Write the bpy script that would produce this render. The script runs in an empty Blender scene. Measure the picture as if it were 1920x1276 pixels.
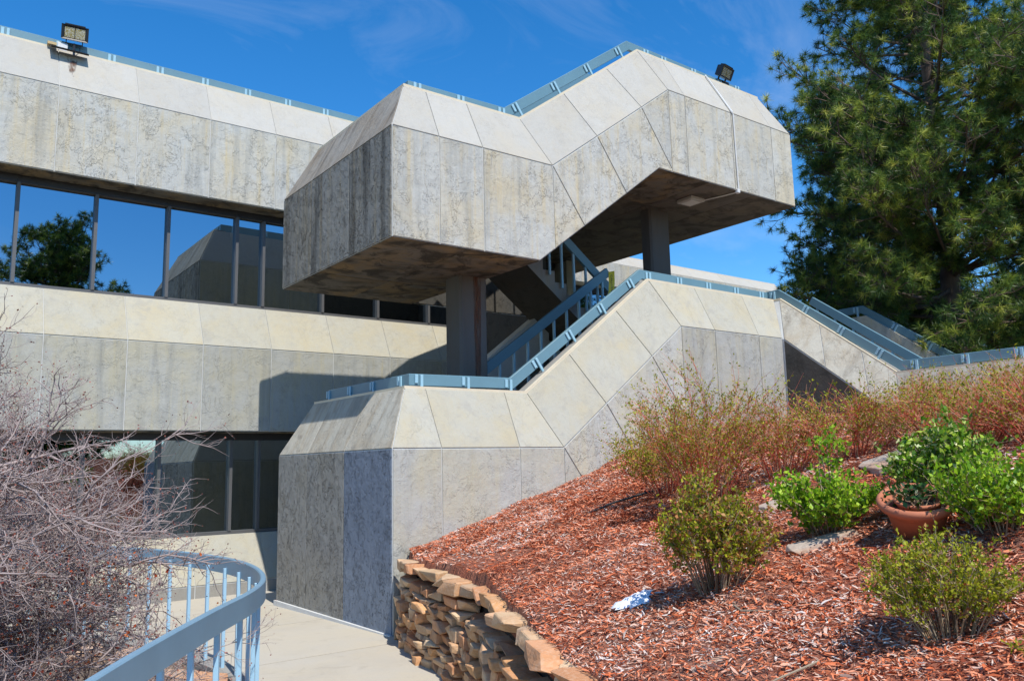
import bpy, bmesh, math, random
import numpy as np
from mathutils import Vector, Matrix, Euler

SC = bpy.context.scene
COL = SC.collection
rnd = random.Random(7)
rng = np.random.default_rng(7)

# ------------------------------------------------------------------ camera
cam = bpy.data.cameras.new("camera")
cam_o = bpy.data.objects.new("camera", cam); COL.objects.link(cam_o)
cam.sensor_width = 36.0; cam.lens = 1542.8 / 1920 * 36.0
cam.clip_start = 0.05; cam.clip_end = 2000
RX = Vector((0.80115586, -0.59801634, -0.02292936))
DN = Vector((0.07214947, 0.1345507, -0.98827656))
FW = Vector((0.59409069, 0.79010921, 0.15094264))
m = Matrix.Identity(4)
for i in range(3):
    m[i][0] = RX[i]; m[i][1] = -DN[i]; m[i][2] = -FW[i]
m[2][3] = 1.9
cam_o.matrix_world = m
SC.camera = cam_o

# ------------------------------------------------------------------ light
SUN = Vector((-0.235, -1.37, 2.13)).normalized()
sl = bpy.data.lights.new("sun", 'SUN'); sl.energy = 4.9; sl.angle = math.radians(0.5); sl.color = (1.0, 0.955, 0.88)
so = bpy.data.objects.new("sun", sl); COL.objects.link(so)
so.rotation_euler = (-SUN).to_track_quat('-Z', 'Y').to_euler(); so.location = SUN * 60
W = bpy.data.worlds.new("World"); SC.world = W; W.use_nodes = True
nt = W.node_tree; nt.nodes.clear()
wo = nt.nodes.new('ShaderNodeOutputWorld'); bg = nt.nodes.new('ShaderNodeBackground')
sky = nt.nodes.new('ShaderNodeTexSky'); sky.sky_type = 'NISHITA'; sky.sun_disc = False
sky.sun_elevation = math.asin(SUN.z); sky.sun_rotation = math.atan2(SUN.x, SUN.y)
sky.altitude = 1700; sky.air_density = 1.0; sky.dust_density = 0.25; sky.ozone_density = 2.2
hs = nt.nodes.new('ShaderNodeHueSaturation'); hs.inputs['Value'].default_value = 1.62; hs.inputs['Saturation'].default_value = 1.37
tc = nt.nodes.new('ShaderNodeTexCoord'); mp = nt.nodes.new('ShaderNodeMapping')
mp.inputs['Scale'].default_value = (1.2, 2.6, 5.0); mp.inputs['Rotation'].default_value = (0.2, 0.35, 0.5)
cn = nt.nodes.new('ShaderNodeTexNoise'); cn.inputs['Scale'].default_value = 1.7; cn.inputs['Detail'].default_value = 9
cn.inputs['Roughness'].default_value = 0.62; cn.inputs['Distortion'].default_value = 0.9
cr = nt.nodes.new('ShaderNodeMapRange'); cr.inputs[1].default_value = 0.50; cr.inputs[2].default_value = 0.92
cr.inputs[3].default_value = 0.0; cr.inputs[4].default_value = 0.27
cm = nt.nodes.new('ShaderNodeMix'); cm.data_type = 'RGBA'; cm.inputs[7].default_value = (6.5, 7.0, 7.8, 1)
L = nt.links.new
L(tc.outputs['Generated'], mp.inputs['Vector']); L(mp.outputs[0], cn.inputs['Vector']); L(cn.outputs['Fac'], cr.inputs[0])
L(sky.outputs[0], hs.inputs['Color']); L(hs.outputs[0], cm.inputs[6]); L(cr.outputs[0], cm.inputs[0])
L(cm.outputs[2], bg.inputs['Color']); bg.inputs['Strength'].default_value = 0.12
L(bg.outputs[0], wo.inputs['Surface'])
vs = SC.view_settings; vs.view_transform = 'Standard'; vs.look = 'None'; vs.gamma = 1; vs.use_curve_mapping = False
vs.exposure = 0.22

# ------------------------------------------------------------------ helpers
def link(o, parent=None, worldspace=True):
    COL.objects.link(o)
    if parent is not None:
        o.parent = parent
        if worldspace:
            o.matrix_parent_inverse = Matrix.Translation(-parent_world(parent))
    return o

_base = {}
def parent_world(p):
    t = Vector((0, 0, 0))
    while p is not None:
        if p.type == 'EMPTY' or p.parent is None: t = t + Vector(p.location)
        p = None if p.parent is None else p.parent
    return t

def tag(o, label=None, cat=None, group=None, kind=None):
    if label: o['label'] = label
    if cat: o['category'] = cat
    if group: o['group'] = group
    if kind: o['kind'] = kind
    return o

def empty(name, loc, label, cat, group=None):
    o = bpy.data.objects.new(name, None); o.location = loc; o.empty_display_size = 0.2
    COL.objects.link(o); return tag(o, label, cat, group)

def mesh(name, V, F, mat, smooth=False):
    me = bpy.data.meshes.new(name)
    me.from_pydata([tuple(v) for v in V], [], [tuple(f) for f in F])
    me.update()
    if mat: me.materials.append(mat)
    if smooth: me.polygons.foreach_set('use_smooth', [True] * len(me.polygons))
    return me

def fastmesh(name, V, F, mat, smooth=False):
    """V (n,3) array, F (m,k) array of equal polygon size"""
    me = bpy.data.meshes.new(name)
    V = np.ascontiguousarray(V, dtype=np.float32); F = np.ascontiguousarray(F, dtype=np.int32)
    m_, k = F.shape
    me.vertices.add(len(V)); me.vertices.foreach_set('co', V.ravel())
    me.loops.add(m_ * k); me.loops.foreach_set('vertex_index', F.ravel())
    me.polygons.add(m_); me.polygons.foreach_set('loop_start', np.arange(0, m_ * k, k, dtype=np.int32))
    me.update(calc_edges=True); me.validate()
    if mat: me.materials.append(mat)
    if smooth: me.polygons.foreach_set('use_smooth', np.ones(m_, dtype=bool))
    return me

def obj(name, me, parent=None, worldspace=True):
    return link(bpy.data.objects.new(name, me), parent, worldspace)

class MB:
    def __init__(s): s.v = []; s.f = []
    def add(s, V, F):
        n = len(s.v); s.v += [tuple(v) for v in V]; s.f += [tuple(i + n for i in f) for f in F]; return s
    def box(s, x0, x1, y0, y1, z0, z1):
        return s.add([(x0,y0,z0),(x1,y0,z0),(x1,y1,z0),(x0,y1,z0),(x0,y0,z1),(x1,y0,z1),(x1,y1,z1),(x0,y1,z1)],
                     [(0,3,2,1),(4,5,6,7),(0,1,5,4),(1,2,6,5),(2,3,7,6),(3,0,4,7)])
    def obox(s, c, ax, ay, az, sx, sy, sz):
        c = Vector(c); ax = Vector(ax).normalized() * sx / 2; ay = Vector(ay).normalized() * sy / 2; az = Vector(az).normalized() * sz / 2
        V = [c + a * ax + b * ay + d * az for d in (-1, 1) for (a, b) in ((-1,-1),(1,-1),(1,1),(-1,1))]
        return s.add(V, [(0,3,2,1),(4,5,6,7),(0,1,5,4),(1,2,6,5),(2,3,7,6),(3,0,4,7)])
    def tube(s, pts, r, k=8, cap=True):
        pts = [Vector(p) for p in pts]; n0 = len(s.v); rs = r if isinstance(r, (list, tuple)) else [r] * len(pts)
        prev = None
        for i, p in enumerate(pts):
            d = (pts[min(i + 1, len(pts) - 1)] - pts[max(i - 1, 0)]).normalized()
            a = d.orthogonal().normalized() if prev is None else (prev - d * prev.dot(d)).normalized()
            prev = a; b = d.cross(a)
            for j in range(k):
                t = 2 * math.pi * j / k
                s.v.append(tuple(p + (a * math.cos(t) + b * math.sin(t)) * rs[i]))
        for i in range(len(pts) - 1):
            for j in range(k):
                a0 = n0 + i * k + j; a1 = n0 + i * k + (j + 1) % k
                s.f.append((a0, a1, a1 + k, a0 + k))
        if cap:
            s.f.append(tuple(n0 + j for j in reversed(range(k)))); s.f.append(tuple(n0 + (len(pts) - 1) * k + j for j in range(k)))
        return s
    def lathe(s, prof, k=32, c=(0, 0, 0)):
        n0 = len(s.v)
        for r, z in prof:
            for j in range(k):
                t = 2 * math.pi * j / k; s.v.append((c[0] + r * math.cos(t), c[1] + r * math.sin(t), c[2] + z))
        for i in range(len(prof) - 1):
            for j in range(k):
                a0 = n0 + i * k + j; a1 = n0 + i * k + (j + 1) % k
                s.f.append((a0, a1, a1 + k, a0 + k))
        return s
    def sweep(s, pts, prof, closed_ends=True):
        """prof: list of (side, up) offsets; mitred at every bend"""
        P = [Vector(p) for p in pts]; n = len(P); k = len(prof); n0 = len(s.v); D = [(P[i + 1] - P[i]).normalized() for i in range(n - 1)]
        for i in range(n):
            dp = D[max(i - 1, 0)]; dn = D[min(i, n - 2)]; nn = (dp + dn).normalized()
            side = dp.cross(Vector((0, 0, 1))).normalized(); up = side.cross(dp)
            for a, b in prof:
                q = side * a + up * b
                s.v.append(tuple(P[i] + q - dp * (q.dot(nn) / dp.dot(nn))))
        for i in range(n - 1):
            for j in range(k):
                a0 = n0 + i * k + j; a1 = n0 + i * k + (j + 1) % k
                s.f.append((a0, a1, a1 + k, a0 + k))
        s.f.append(tuple(n0 + j for j in reversed(range(k)))); s.f.append(tuple(n0 + (n - 1) * k + j for j in range(k)))
        return s
    def mesh(s, name, mat, smooth=False, bevel=0):
        me = mesh(name, s.v, s.f, mat, smooth)
        bm = bmesh.new(); bm.from_mesh(me); bmesh.ops.recalc_face_normals(bm, faces=bm.faces)
        if bevel:
            es = [e for e in bm.edges if len(e.link_faces) == 2 and e.calc_face_angle(0) > 0.5]
            bmesh.ops.bevel(bm, geom=es, offset=bevel, segments=1, affect='EDGES')
        bm.to_mesh(me); bm.free(); return me

# ------------------------------------------------------------------ materials
def newmat(name):
    mt = bpy.data.materials.new(name); mt.use_nodes = True; t = mt.node_tree
    b = t.nodes['Principled BSDF']; return mt, t, b
def N(t, kind, **kw):
    n = t.nodes.new(kind)
    for k, v in kw.items():
        if k in n.inputs: n.inputs[k].default_value = v
        else: setattr(n, k, v)
    return n
def mixc(t, fac, a, b, blend='MIX'):
    x = t.nodes.new('ShaderNodeMix'); x.data_type = 'RGBA'; x.blend_type = blend
    for idx, v in ((0, fac), (6, a), (7, b)):
        if hasattr(v, 'links'): t.links.new(v, x.inputs[idx])
        elif isinstance(v, (tuple, list)): x.inputs[idx].default_value = (*v[:3], 1)
        else: x.inputs[idx].default_value = v
    return x.outputs[2]
def rng_(t, src, a, b, c=0.0, d=1.0):
    x = t.nodes.new('ShaderNodeMapRange'); x.inputs[1].default_value = a; x.inputs[2].default_value = b
    x.inputs[3].default_value = c; x.inputs[4].default_value = d; t.links.new(src, x.inputs[0]); return x.outputs[0]
def noise(t, vec, scale, detail=4, rough=0.55, dist=0.0):
    n = N(t, 'ShaderNodeTexNoise'); n.inputs['Scale'].default_value = scale; n.inputs['Detail'].default_value = detail
    n.inputs['Roughness'].default_value = rough; n.inputs['Distortion'].default_value = dist
    t.links.new(vec, n.inputs['Vector']); return n.outputs['Fac']
def mapping(t, vec, scale=(1, 1, 1), rot=(0, 0, 0)):
    mpn = N(t, 'ShaderNodeMapping'); mpn.inputs['Scale'].default_value = scale; mpn.inputs['Rotation'].default_value = rot
    t.links.new(vec, mpn.inputs['Vector']); return mpn.outputs[0]
def objvec(t, jitter=True):
    c = N(t, 'ShaderNodeTexCoord').outputs['Object']
    if not jitter: return c
    oi = N(t, 'ShaderNodeObjectInfo'); cb = N(t, 'ShaderNodeVectorMath', operation='SCALE')
    comb = N(t, 'ShaderNodeCombineXYZ'); t.links.new(oi.outputs['Random'], comb.inputs[0]); t.links.new(oi.outputs['Random'], comb.inputs[1]); t.links.new(oi.outputs['Random'], comb.inputs[2])
    cb.inputs['Scale'].default_value = 37.0; t.links.new(comb.outputs[0], cb.inputs[0])
    ad = N(t, 'ShaderNodeVectorMath', operation='ADD'); t.links.new(c, ad.inputs[0]); t.links.new(cb.outputs[0], ad.inputs[1]); return ad.outputs[0]

def concrete(name, base, warm, dark, streak=0.5, blotch=0.4, relief=1.0, scale=1.0, rough=0.9, streakdir=(5.5, 5.5, 0.45), darkmax=0.75, warmmax=0.6, marks=0.3, bcon=(0.42, 0.68), bl2s=3.4, bcon2=(0.56, 0.66)):
    mt, t, b = newmat(name); v = objvec(t)
    s1 = noise(t, mapping(t, v, streakdir), 1.0, 6, 0.65, 0.2)
    s2 = noise(t, mapping(t, v, (streakdir[0] * 1.9, streakdir[1] * 1.9, streakdir[2] * 1.3)), 1.0, 5, 0.6)
    bl = noise(t, v, 1.3, 6, 0.6, 0.4)
    bl2 = noise(t, mapping(t, v, (1, 1, 1), (0.4, 0.7, 0.2)), bl2s, 7, 0.65, 0.8)
    fine = noise(t, v, 55, 3, 0.7)
    oi = N(t, 'ShaderNodeObjectInfo')
    c = mixc(t, rng_(t, bl, bcon[0], bcon[1], 0, warmmax), base, warm)
    c = mixc(t, rng_(t, s2, 0.52, 0.72, 0, streak * 0.7), c, warm)
    c = mixc(t, rng_(t, s1, 0.5, 0.75, 0, streak * darkmax), c, dark)
    c = mixc(t, rng_(t, bl2, bcon2[0], bcon2[1], 0, blotch), c, dark)
    c = mixc(t, rng_(t, fine, 0.3, 0.75, 0, 0.35), c, tuple(x * 0.8 for x in base))
    val = N(t, 'ShaderNodeHueSaturation'); t.links.new(c, val.inputs['Color']); t.links.new(rng_(t, oi.outputs['Random'], 0, 1, 0.95, 1.04), val.inputs['Value'])
    t.links.new(val.outputs[0], b.inputs['Base Color']); b.inputs['Roughness'].default_value = rough; b.inputs['Specular IOR Level'].default_value = 0.25
    # troweled skin with lifted, broken-edged patches and short scrapes, only here and there
    msk = rng_(t, noise(t, v, 0.9, 3), 0.42, 0.58, 0.1, 1)
    pl = noise(t, mapping(t, v, (1, 1, 0.7), (0.1, 0.2, 0.6)), 3.1 * scale, 8, 0.66, 0.35)
    p1 = rng_(t, pl, 0.535, 0.55); p2 = rng_(t, pl, 0.60, 0.608)
    sc_ = noise(t, mapping(t, v, (8 * scale, 8 * scale, 6.0 * scale), (0.5, 0.3, 0.2)), 1.0, 4, 0.6, 1.3)
    p3 = rng_(t, sc_, 0.585, 0.605)
    def mth(op, a, b_):
        x = N(t, 'ShaderNodeMath', operation=op)
        for ii, q in enumerate((a, b_)):
            if hasattr(q, 'links'): t.links.new(q, x.inputs[ii])
            else: x.inputs[ii].default_value = q
        return x.outputs[0]
    hgt = mth('ADD', mth('MULTIPLY', mth('ADD', p1, p2), msk), mth('MULTIPLY', p3, marks))
    b1 = N(t, 'ShaderNodeBump'); b1.inputs['Strength'].default_value = min(1, 0.6 * relief); b1.inputs['Distance'].default_value = 0.009 * relief
    t.links.new(hgt, b1.inputs['Height'])
    b2 = N(t, 'ShaderNodeBump'); b2.inputs['Strength'].default_value = 0.6; b2.inputs['Distance'].default_value = 0.03 * relief
    t.links.new(noise(t, v, 4 * scale, 9, 0.66, 0.2), b2.inputs['Height']); t.links.new(b1.outputs[0], b2.inputs['Normal'])
    b3 = N(t, 'ShaderNodeBump'); b3.inputs['Strength'].default_value = 0.3; b3.inputs['Distance'].default_value = 0.004
    t.links.new(fine, b3.inputs['Height']); t.links.new(b2.outputs[0], b3.inputs['Normal'])
    t.links.new(b3.outputs[0], b.inputs['Normal'])
    edge = mth('MULTIPLY', mth('MULTIPLY', rng_(t, pl, 0.50, 0.535), mth('SUBTRACT', 1.0, p1)), msk)
    c2 = mixc(t, mth('MULTIPLY', edge, 0.22 * min(1, relief)), c, tuple(0.6 * x + 0.25 * w for x, w in zip(dark, warm)))
    c2 = mixc(t, mth('MULTIPLY', p3, min(0.22, 0.35 * marks)), c2, dark)
    t.links.new(c2, val.inputs['Color'])
    return mt

M = {}
M['vert'] = concrete('weathered_concrete', (0.475, 0.475, 0.44), (0.53, 0.42, 0.22), (0.24, 0.24, 0.22), 1.0, 0.10, relief=1.25, darkmax=0.7, warmmax=0.55)
M['bevel'] = concrete('pale_concrete', (0.425, 0.41, 0.37), (0.44, 0.37, 0.25), (0.33, 0.315, 0.285), 0.35, 0.25, relief=0.7, warmmax=0.4, marks=0.3)
M['bevel_low'] = concrete('cream_concrete', (0.42, 0.405, 0.34), (0.45, 0.375, 0.22), (0.31, 0.30, 0.275), 0.4, 0.4, relief=0.8, warmmax=0.6, marks=0.35)
M['vert_grey'] = concrete('grey_concrete', (0.38, 0.38, 0.35), (0.43, 0.38, 0.235), (0.20, 0.205, 0.195), 0.8, 0.25, darkmax=0.8)
M['vert_low'] = concrete('light_grey_concrete', (0.44, 0.44, 0.405), (0.49, 0.43, 0.26), (0.28, 0.275, 0.245), 0.6, 0.22, relief=1.2, warmmax=0.6)
M['side'] = concrete('rough_streaked_concrete', (0.27, 0.262, 0.24), (0.30, 0.25, 0.17), (0.05, 0.046, 0.038), 1.6, 0.35, relief=3.2, scale=1.3, darkmax=1.0, marks=1.6, streakdir=(3.5, 3.5, 0.22), warmmax=0.4)  # weathered darker grey with long dark streaks
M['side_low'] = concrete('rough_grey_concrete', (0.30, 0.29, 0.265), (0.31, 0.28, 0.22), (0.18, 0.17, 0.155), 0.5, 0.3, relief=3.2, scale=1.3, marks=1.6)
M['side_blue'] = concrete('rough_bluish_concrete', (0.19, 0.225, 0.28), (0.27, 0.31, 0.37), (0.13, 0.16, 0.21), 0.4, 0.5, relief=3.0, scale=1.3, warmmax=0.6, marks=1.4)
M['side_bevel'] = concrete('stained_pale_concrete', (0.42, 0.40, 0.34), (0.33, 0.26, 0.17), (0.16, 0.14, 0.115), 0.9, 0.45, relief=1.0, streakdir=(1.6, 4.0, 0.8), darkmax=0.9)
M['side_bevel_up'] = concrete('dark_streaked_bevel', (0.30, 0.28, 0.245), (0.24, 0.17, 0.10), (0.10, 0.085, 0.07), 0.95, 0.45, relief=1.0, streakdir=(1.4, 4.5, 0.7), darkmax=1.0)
M['soffit'] = concrete('stained_shade_soffit', (0.16, 0.15, 0.128), (0.25, 0.175, 0.08), (0.03, 0.027, 0.021), 0.9, 0.95, relief=0.6, streakdir=(1.6, 3.6, 1.0), warmmax=0.9, darkmax=1.0, bcon=(0.44, 0.60), bl2s=2.3, bcon2=(0.48, 0.60))  # ochre and dark stains; the underside's shade is also in the low base colour
M['soffit_grey'] = concrete('grey_soffit_concrete', (0.14, 0.13, 0.115), (0.18, 0.155, 0.11), (0.055, 0.05, 0.042), 0.6, 0.85, relief=0.5, streakdir=(0.8, 2.4, 1.0), darkmax=0.9, bcon=(0.45, 0.56), bl2s=1.9, bcon2=(0.49, 0.62))  # base colour lowered to carry the shade under the platform
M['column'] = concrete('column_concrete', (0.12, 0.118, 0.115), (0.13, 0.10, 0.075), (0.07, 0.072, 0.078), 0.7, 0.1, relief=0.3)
M['paving'] = concrete('paving_concrete', (0.44, 0.405, 0.34), (0.47, 0.41, 0.30), (0.34, 0.305, 0.25), 0.5, 0.45, relief=0.2, streakdir=(1, 1, 1), marks=0.1)
M['kerb'] = concrete('kerb_concrete', (0.28, 0.27, 0.25), (0.32, 0.3, 0.25), (0.18, 0.17, 0.16), 0.3, 0.3, relief=0.4)
M['shade_conc'] = concrete('shade_dark_concrete', (0.07, 0.068, 0.062), (0.09, 0.075, 0.055), (0.03, 0.03, 0.027), 0.6, 0.6, relief=1.0)  # deep shade put into the colour, for faces that should read near black
M['step'] = concrete('step_concrete', (0.27, 0.265, 0.25), (0.32, 0.22, 0.11), (0.16, 0.155, 0.14), 0.5, 0.2, relief=0.3)

def plain(name, col, rough=0.6, metal=0.0, bump=0.0, bscale=30, var=0.15, spec=0.5):
    mt, t, b = newmat(name); v = objvec(t)
    n = noise(t, v, bscale, 5, 0.6)
    n2 = noise(t, v, 2.5, 4, 0.6)
    c = mixc(t, rng_(t, n2, 0.35, 0.7, 0, 1), col, tuple(x * (1 - var) for x in col))
    c = mixc(t, rng_(t, n, 0.3, 0.8, 0, 0.5), c, tuple(x * (1 - var) for x in col))
    t.links.new(c, b.inputs['Base Color']); b.inputs['Roughness'].default_value = rough; b.inputs['Metallic'].default_value = metal
    b.inputs['Specular IOR Level'].default_value = spec
    if bump:
        bn = N(t, 'ShaderNodeBump'); bn.inputs['Strength'].default_value = 0.5; bn.inputs['Distance'].default_value = bump
        t.links.new(n, bn.inputs['Height']); t.links.new(bn.outputs[0], b.inputs['Normal'])
    return mt
M['sealant'] = plain('joint_sealant', (0.56, 0.57, 0.56), 0.8, bump=0.003)
M['coping'] = plain('cream_coping', (0.66, 0.58, 0.43), 0.8, bump=0.003)
M['roof'] = plain('roof_gravel', (0.3, 0.28, 0.25), 0.95)
M['frame'] = plain('dark_bronze_frame', (0.045, 0.045, 0.05), 0.45, 0.3)
M['mullion'] = plain('grey_mullion', (0.12, 0.12, 0.12), 0.5, 0.2)
M['rail'] = plain('blue_grey_paint', (0.13, 0.245, 0.30), 0.42, var=0.12)
M['rail_path'] = plain('light_blue_grey_paint', (0.18, 0.31, 0.41), 0.38, var=0.14)
M['post_path'] = plain('light_blue_paint', (0.36, 0.58, 0.74), 0.4, var=0.1)
M['post'] = plain('pale_blue_paint', (0.30, 0.50, 0.60), 0.45, var=0.1)
M['black'] = plain('black_housing', (0.012, 0.012, 0.014), 0.45)
M['white'] = plain('white_plastic', (0.68, 0.68, 0.66), 0.5)
M['wood'] = plain('wood_block', (0.52, 0.38, 0.19), 0.8)
M['terracotta'] = plain('terracotta', (0.50, 0.17, 0.085), 0.75, bump=0.002, var=0.2)
M['soil'] = plain('potting_soil', (0.05, 0.035, 0.025), 0.95, bump=0.02)
M['earth'] = plain('dry_earth', (0.16, 0.115, 0.075), 0.95, bump=0.02, bscale=14, var=0.35)
M['dirt'] = plain('garden_dirt', (0.19, 0.14, 0.10), 0.95, bump=0.02, bscale=18, var=0.4)
M['hose'] = plain('black_drip_hose', (0.02, 0.02, 0.022), 0.6)
M['ceramic'] = plain('lamp_housing', (0.45, 0.44, 0.41), 0.6)
M['twig_stick'] = plain('dead_stick', (0.3, 0.24, 0.17), 0.9)
M['snow'] = plain('old_snow', (0.80, 0.83, 0.88), 0.6, bump=0.01, bscale=25, var=0.08)

mt, t, b = newmat('lens_glass'); b.inputs['Base Color'].default_value = (0.55, 0.5, 0.3, 1); b.inputs['Roughness'].default_value = 0.15; b.inputs['Metallic'].default_value = 0.5
nn = noise(t, objvec(t), 60, 3); t.links.new(mixc(t, rng_(t, nn, 0.4, 0.6), (0.62, 0.62, 0.58), (0.35, 0.28, 0.08)), b.inputs['Base Color']); M['lens'] = mt

mt, t, b = newmat('reflective_glass'); b.inputs['Base Color'].default_value = (0.30, 0.36, 0.40, 1); b.inputs['Metallic'].default_value = 1.0; b.inputs['Roughness'].default_value = 0.015
nb = N(t, 'ShaderNodeBump'); nb.inputs['Strength'].default_value = 0.05; nb.inputs['Distance'].default_value = 0.01
t.links.new(noise(t, objvec(t), 0.9, 1), nb.inputs['Height']); t.links.new(nb.outputs[0], b.inputs['Normal']); M['glass'] = mt

def island_mat(name, cols, rough=0.7, transl=0.0, spec=0.3):
    """palette picked per leaf / chip (random per island)"""
    mt, t, b = newmat(name); g = N(t, 'ShaderNodeNewGeometry')
    r = N(t, 'ShaderNodeValToRGB'); r.color_ramp.interpolation = 'LINEAR'
    el = r.color_ramp.elements
    while len(el) < len(cols): el.new(0.5)
    for i, (p, c) in enumerate(cols):
        el[i].position = p; el[i].color = (*c, 1)
    t.links.new(g.outputs['Random Per Island'], r.inputs[0]); t.links.new(r.outputs[0], b.inputs['Base Color'])
    b.inputs['Roughness'].default_value = rough; b.inputs['Specular IOR Level'].default_value = spec
    if transl:
        tr = N(t, 'ShaderNodeBsdfTranslucent'); mx = N(t, 'ShaderNodeMixShader'); mx.inputs[0].default_value = transl
        br = N(t, 'ShaderNodeHueSaturation'); br.inputs['Value'].default_value = 1.3; t.links.new(r.outputs[0], br.inputs['Color']); t.links.new(br.outputs[0], tr.inputs['Color'])
        t.links.new(b.outputs[0], mx.inputs[1]); t.links.new(tr.outputs[0], mx.inputs[2])
        t.links.new(mx.outputs[0], t.nodes['Material Output'].inputs['Surface'])
    return mt
M['chips'] = island_mat('wood_chips', [(0.0, (0.22, 0.045, 0.018)), (0.2, (0.56, 0.13, 0.045)), (0.5, (0.66, 0.23, 0.11)), (0.70, (0.60, 0.34, 0.24)), (0.9, (0.56, 0.43, 0.35)), (1.0, (0.66, 0.58, 0.53))], 0.85)
mt = M['chips']; t = mt.node_tree; g = [n for n in t.nodes if n.type == 'NEW_GEOMETRY'][0]; r_ = [n for n in t.nodes if n.type == 'VALTORGB'][0]
nz = noise(t, g.outputs['Position'], 1.1, 5, 0.6, 0.4); sh_ = rng_(t, nz, 0.38, 0.60, -0.30, 0.12)
ad = N(t, 'ShaderNodeMath', operation='ADD'); t.links.new(g.outputs['Random Per Island'], ad.inputs[0]); t.links.new(sh_, ad.inputs[1]); t.links.new(ad.outputs[0], r_.inputs[0])
M['leaf_green'] = island_mat('bright_green_leaf', [(0, (0.08, 0.19, 0.008)), (0.5, (0.21, 0.40, 0.015)), (1, (0.44, 0.58, 0.04))], 0.4, 0.3)
M['leaf_varieg'] = island_mat('cream_edged_leaf', [(0, (0.04, 0.12, 0.01)), (0.45, (0.14, 0.28, 0.02)), (0.75, (0.38, 0.46, 0.07)), (1, (0.78, 0.74, 0.36))], 0.35, 0.25)
M['leaf_olive'] = island_mat('yellow_green_leaf', [(0, (0.12, 0.15, 0.008)), (0.5, (0.27, 0.31, 0.012)), (1, (0.46, 0.44, 0.03))], 0.5, 0.3)
M['leaf_rust'] = island_mat('rusty_leaf', [(0, (0.22, 0.07, 0.02)), (0.6, (0.38, 0.16, 0.05)), (1, (0.5, 0.27, 0.09))], 0.6, 0.25)
M['leaf_dark'] = island_mat('dark_glossy_leaf', [(0, (0.012, 0.04, 0.008)), (1, (0.03, 0.09, 0.012))], 0.3, 0.1)
M['berry'] = island_mat('orange_red_berry', [(0, (0.28, 0.03, 0.015)), (0.7, (0.5, 0.09, 0.02)), (1, (0.7, 0.2, 0.04))], 0.5, 0.2)
M['bud'] = island_mat('maroon_bud', [(0, (0.12, 0.03, 0.025)), (1, (0.30, 0.10, 0.07))], 0.6)
M['needle'] = island_mat('pine_needle', [(0, (0.022, 0.055, 0.018)), (0.4, (0.075, 0.14, 0.026)), (0.7, (0.27, 0.33, 0.045)), (1, (0.60, 0.58, 0.13))], 0.42, 0.28)
mt = M['needle']; t = mt.node_tree; an = N(t, 'ShaderNodeAttribute', attribute_name='tint'); r_ = [n for n in t.nodes if n.type == 'VALTORGB'][0]; t.links.new(an.outputs['Fac'], r_.inputs[0])
M['bark'] = plain('pine_bark', (0.16, 0.11, 0.085), 0.95, bump=0.03, bscale=9, var=0.5)
M['bark_grey'] = plain('grey_twig_bark', (0.43, 0.345, 0.325), 0.85, bump=0.002, bscale=60, var=0.35)
M['stem_red'] = island_mat('red_dogwood_stem', [(0, (0.42, 0.05, 0.035)), (0.45, (0.60, 0.13, 0.07)), (0.75, (0.55, 0.30, 0.17)), (1, (0.5, 0.38, 0.25))], 0.6)
M['stem_tan'] = island_mat('tan_stem', [(0, (0.16, 0.10, 0.06)), (0.6, (0.32, 0.23, 0.14)), (1, (0.48, 0.39, 0.28))], 0.8)

def stone_mat(name, cols):
    mt, t, b = newmat(name); v = objvec(t); oi = N(t, 'ShaderNodeObjectInfo')
    r = N(t, 'ShaderNodeValToRGB'); el = r.color_ramp.elements
    while len(el) < len(cols): el.new(0.5)
    for i, c in enumerate(cols): el[i].position = i / (len(cols) - 1); el[i].color = (*c, 1)
    t.links.new(oi.outputs['Random'], r.inputs[0])
    bands = noise(t, mapping(t, v, (2, 2, 22)), 1.5, 6, 0.6, 0.3); bl = noise(t, v, 7, 6, 0.65, 0.6)
    c = mixc(t, rng_(t, bands, 0.4, 0.65, 0, 0.55), r.outputs[0], (0.42, 0.20, 0.09))
    c = mixc(t, rng_(t, bl, 0.54, 0.72, 0, 0.45), c, (0.22, 0.11, 0.055))
    c = mixc(t, rng_(t, noise(t, v, 40, 4), 0.45, 0.75, 0, 0.35), c, (0.62, 0.5, 0.38))
    t.links.new(c, b.inputs['Base Color']); b.inputs['Roughness'].default_value = 0.9; b.inputs['Specular IOR Level'].default_value = 0.2
    b1 = N(t, 'ShaderNodeBump'); b1.inputs['Strength'].default_value = 0.7; b1.inputs['Distance'].default_value = 0.02; t.links.new(bl, b1.inputs['Height'])
    b2 = N(t, 'ShaderNodeBump'); b2.inputs['Strength'].default_value = 0.5; b2.inputs['Distance'].default_value = 0.008; t.links.new(bands, b2.inputs['Height']); t.links.new(b1.outputs[0], b2.inputs['Normal'])
    t.links.new(b2.outputs[0], b.inputs['Normal']); return mt
M['stone'] = stone_mat('sandstone', [(0.52, 0.23, 0.09), (0.62, 0.34, 0.15), (0.46, 0.34, 0.21), (0.68, 0.44, 0.25), (0.36, 0.17, 0.08), (0.58, 0.28, 0.14), (0.68, 0.50, 0.31), (0.42, 0.30, 0.2)])
M['boulder'] = stone_mat('pink_sandstone', [(0.50, 0.27, 0.16), (0.52, 0.34, 0.22), (0.46, 0.30, 0.21), (0.56, 0.40, 0.28)])
M['flag'] = stone_mat('grey_flagstone', [(0.40, 0.33, 0.27), (0.42, 0.37, 0.32)])

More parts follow.
